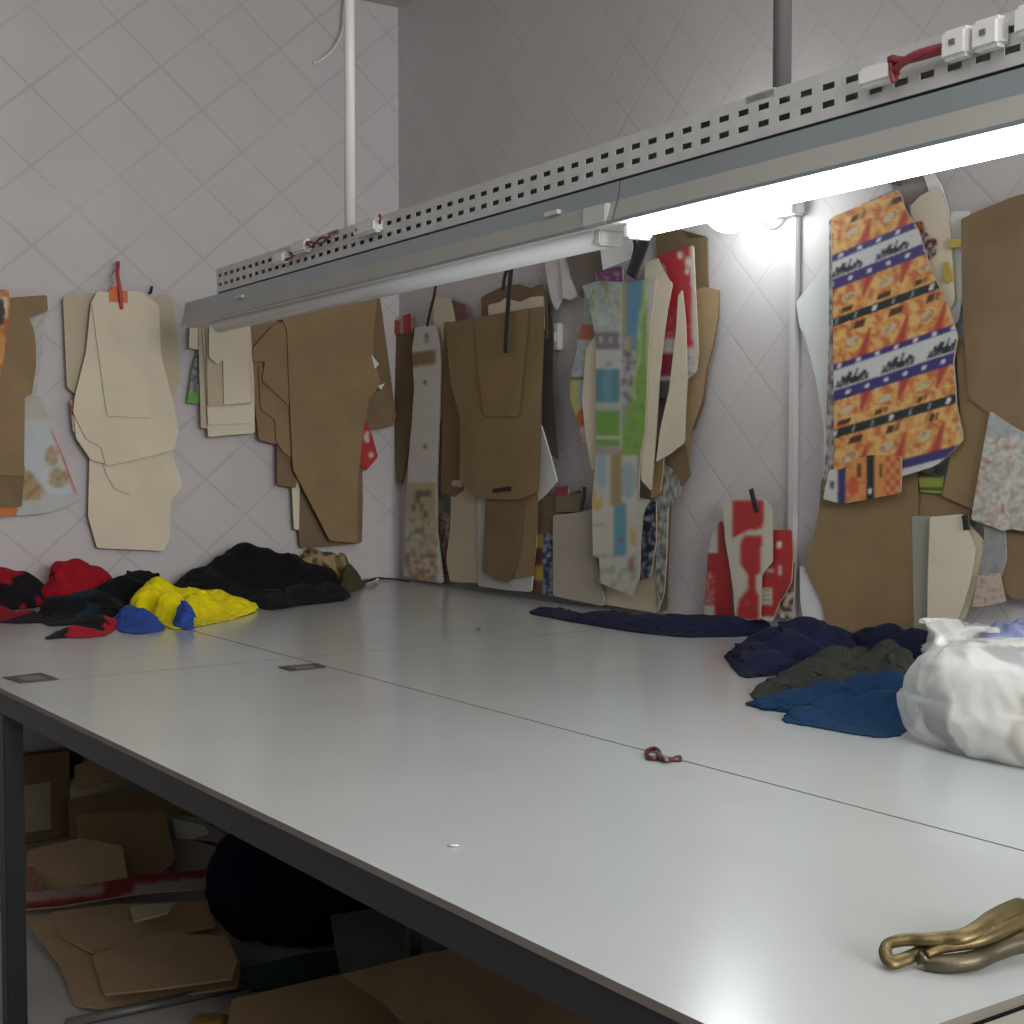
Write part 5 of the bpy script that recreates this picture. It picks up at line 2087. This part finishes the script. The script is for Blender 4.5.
sc_ = tube('paper_scrap', [on_z(449, 845, .8515), on_z(453, 845.5, .852), on_z(458, 845, .8515)], .0045, WHITECARD, None, 6, .2, UP)
tag(sc_, 'tiny white paper scrap lying near the front of the white table', 'scrap')
pn = tube('pin', [on_z(479, 627.5, .8505), on_z(479, 627.5, .875)], .004, NAIL, None, 8)
tag(pn, 'tiny dark pin standing on the back half of the white table', 'pin')

# ------------------------------------------------------------------ scrap heap under the table


def leaf(poly, foot, tilt, m, label, group, cat='cardboard', name='cardboard_sheet', colf=None, thick=.006, wave=.012, turn=0.0, z0=.004, parent=None, curl=0.0):
    """sheet lying or leaning under the table. foot = pixel of its lowest front point on the floor, tilt = degrees from flat"""
    p = on_z(foot[0], foot[1], z0)
    t = radians(tilt)
    hd = (-F_ * cos(turn) + R_ * sin(turn))
    nrm = (UP * cos(t) + hd * sin(t)).normalized()
    ph = random.uniform(0, 6)

    def mapf(u, v):
        w = wave * (sin(u / 31 + ph) * .6 + sin(v / 17 + u / 60 + ph * 2) * .4 + 1)
        return hit(u, v, p + nrm * (w + thick), nrm)
    bm = cut_grid(soften(poly, .07), 2.5 if colf else 10)
    o = slab_from(bm, mapf, nrm, thick, name, [PRINT if colf else m, m or CREAM_D], colf, parent)
    if parent is None:
        c = sum((v.co for v in o.data.vertices), Vector()) / len(o.data.vertices)
        for v in o.data.vertices:
            v.co -= c
        o.location = c
        tag(o, label, cat, group)
    return o


G = 'cardboard scraps heaped on the floor under the table'
# carton at the back left, near the left wall
ca0 = on_z(66, 838, 0)
bxc = empty('cardboard_box', ca0)
tag(bxc, 'open cardboard box standing near the left wall under the table', 'box')


def carton(x0, x1, y0, y1, h):
    bm = bmesh.new()
    t = .006
    add_box(bm, (x0, y0, 0.001), (x1, y1, .007))
    add_box(bm, (x0, y0, .007), (x0 + t, y1, h))
    add_box(bm, (x1 - t, y0, .007), (x1, y1, h))
    add_box(bm, (x0 + t, y0, .007), (x1 - t, y0 + t, h))
    add_box(bm, (x0 + t, y1 - t, .007), (x1 - t, y1, h))
    return from_bm('carton', bm, BROWN, bxc)


hb = on_x(60, 752, ca0.x).z
yr = on_x(70, 800, ca0.x).y
yl_ = on_x(-30, 800, ca0.x).y
carton(max(.01, ca0.x - .30), ca0.x, yl_, yr, hb)
bm = bmesh.new()
q0, q1 = on_x(15, 834, ca0.x), on_x(50, 782, ca0.x)
add_box(bm, (ca0.x + .0005, q0.y, q0.z), (ca0.x + .004, q1.y, q1.z))
from_bm('pasted_card', bm, CREAM_D, bxc)
c = on_x(30, 742, ca0.x - .12)
o = heap('red_cloth', 'red cloth scrap sticking out of the cardboard box', 'cloth', [(20, 753), (26, 747), (36, 746), (42, 751), (38, 756), (26, 757)],
         [(30, 752, 736, .05), (36, 751, 738, .04)], F_RED, None, 31, z0=hb - .03, step=.012, edge=.03)

leaf([(70, 772), (84, 756), (120, 762), (138, 775), (118, 792), (80, 806), (70, 800)], (90, 846), 50, CREAM_D,
     'pale card sheet leaning highest behind the scrap heap', G)
leaf([(74, 766), (100, 756), (128, 768), (112, 780), (76, 790)], (90, 858), 48, BROWN_L, 'bent brown sheet leaning beside the cardboard box', G)
leaf([(68, 800), (120, 788), (190, 806), (210, 830), (120, 832), (70, 838)], (100, 868), 42, BROWN, 'wide brown sheet lying at the back of the scrap heap', G)
leaf([(150, 812), (200, 818), (232, 840), (226, 876), (170, 872)], (190, 886), 38, GREYCARD, 'grey card lying at the back right of the scrap heap', G)
leaf([(172, 818), (206, 826), (212, 840), (176, 838)], (190, 884), 46, WHITECARD, 'white card strip at the back right of the scrap heap', G)
leaf([(178, 838), (214, 842), (236, 856), (224, 866), (182, 858)], (200, 884), 44, mat('dark_film', (.05, .055, .07), .35, var=.3),
     'dark plastic scrap by the navy bundle', G, 'plastic', 'plastic_scrap')
leaf([(28, 850), (80, 838), (122, 846), (130, 890), (70, 898), (26, 892)], (70, 903), 36, BROWN_L, 'tan brown sheet behind the left table leg', G)
leaf([(76, 815), (120, 811), (164, 811), (176, 858), (164, 872), (131, 883), (80, 883)], (110, 890), 44, BROWN,
     'large brown sheet leaning in the middle of the scrap heap', G)
leaf([(-20, 880), (34, 866), (44, 884), (30, 900), (-20, 908)], (20, 910), 30, None, 'orange and brown printed sheet behind the left table leg', G,
     colf=lambda u, v: lin((170, 90, 60)) if fbm((u / 8, v / 6, 2)) > 0 else lin((150, 120, 100)))


def c_redstrip(u, v):
    t = (v - (905 - (u * .105)))
    if u < 105:
        return lin((150, 46, 56)) if 0 < t < 8 or t < -10 else lin((170, 146, 138))
    if u < 135:
        return lin((150, 46, 56)) if t < 8 - (u - 105) * .25 else lin((172, 162, 150))
    return lin((150, 46, 56)) if -16 < t < -6 else lin((172, 162, 150))


leaf([(-20, 892), (60, 890), (126, 878), (170, 872), (226, 868), (228, 886), (140, 893), (60, 906), (-20, 913)], (80, 912), 26, None,
     'long red and white printed strip lying across the scrap heap', G, colf=c_redstrip)
leaf([(24, 918), (110, 906), (203, 900), (224, 930), (241, 964), (238, 986), (150, 1000), (101, 1008), (74, 1004), (66, 980), (58, 962)], (120, 1012), 9, BROWN_L, wave=.004, z0=.004, label='big tan cardboard sheet lying flat on the floor in front', group=G)
leaf([(50, 912), (118, 904), (205, 901), (216, 925), (150, 940), (92, 952), (60, 935)], (120, 1012), 9, BROWN_L, wave=.004, z0=.019, label='smaller tan cardboard sheet on top of the big flat one', group=G)
leaf([(92, 955), (160, 932), (226, 936), (238, 960), (232, 978), (160, 988), (104, 994)], (120, 1012), 9, BROWN_L, wave=.004, z0=.034, label='tan cardboard piece lying at the front edge of the big flat sheet', group=G)
leaf([(130, 906), (175, 902), (168, 912), (134, 921)], (120, 1012), 9, CREAM_D, wave=.002, z0=.049, label='narrow card offcut lying on the tan sheets', group=G)


# dark navy bundle
def floor_blob(name, u, v, ru, hpx, m, label, cat, seed, group=None):
    c = on_z(u, v, 0)
    Z = (c - CAM).dot(F_)
    r = ru / F_PX * Z
    h = hpx / F_PX * Z / 2
    o = blob(name, (c.x, c.y, h * .95), r, r * .8, h, m, None, seed, .15, 52, 34, .05)
    for q in o.data.vertices:
        q.co -= Vector((c.x, c.y, 0))
    o.location = (c.x, c.y, 0)
    tag(o, label, cat, group)
    return o


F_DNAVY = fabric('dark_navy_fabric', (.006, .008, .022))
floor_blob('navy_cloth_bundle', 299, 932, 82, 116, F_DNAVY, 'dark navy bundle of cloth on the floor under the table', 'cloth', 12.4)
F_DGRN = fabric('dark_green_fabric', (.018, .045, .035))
G2 = 'scraps at the right of the navy bundle under the table'
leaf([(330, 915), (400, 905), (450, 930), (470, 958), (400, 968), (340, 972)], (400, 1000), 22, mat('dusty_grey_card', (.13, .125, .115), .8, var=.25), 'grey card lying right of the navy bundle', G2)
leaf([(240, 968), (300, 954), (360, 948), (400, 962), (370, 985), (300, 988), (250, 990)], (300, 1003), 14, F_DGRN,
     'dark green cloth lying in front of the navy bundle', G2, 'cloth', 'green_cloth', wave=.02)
leaf([(232, 999), (322, 978), (420, 958), (450, 985), (460, 1012), (360, 1040), (225, 1040)], (300, 1056), 26, BROWN,
     'brown cardboard sheet at the bottom of the view under the table', G2)
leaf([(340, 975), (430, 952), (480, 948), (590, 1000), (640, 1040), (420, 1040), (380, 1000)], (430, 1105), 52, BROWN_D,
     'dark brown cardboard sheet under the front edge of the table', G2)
leaf([(424, 954), (470, 946), (500, 958), (474, 976)], (440, 1098), 52, CREAM_D, 'pale card corner on the dark brown sheet under the table', G2)
floor_blob('grey_cloth_lump', 566, 1046, 38, 40, fabric('dusty_grey_fabric', (.10, .10, .095)), 'grey cloth lump at the bottom right under the table', 'cloth', 21.7)
floor_blob('ochre_cloth_scrap', 215, 1032, 22, 16, fabric('ochre_fabric', (.30, .18, .04)), 'ochre cloth scrap on the floor by the stretcher bar', 'cloth', 24.2)
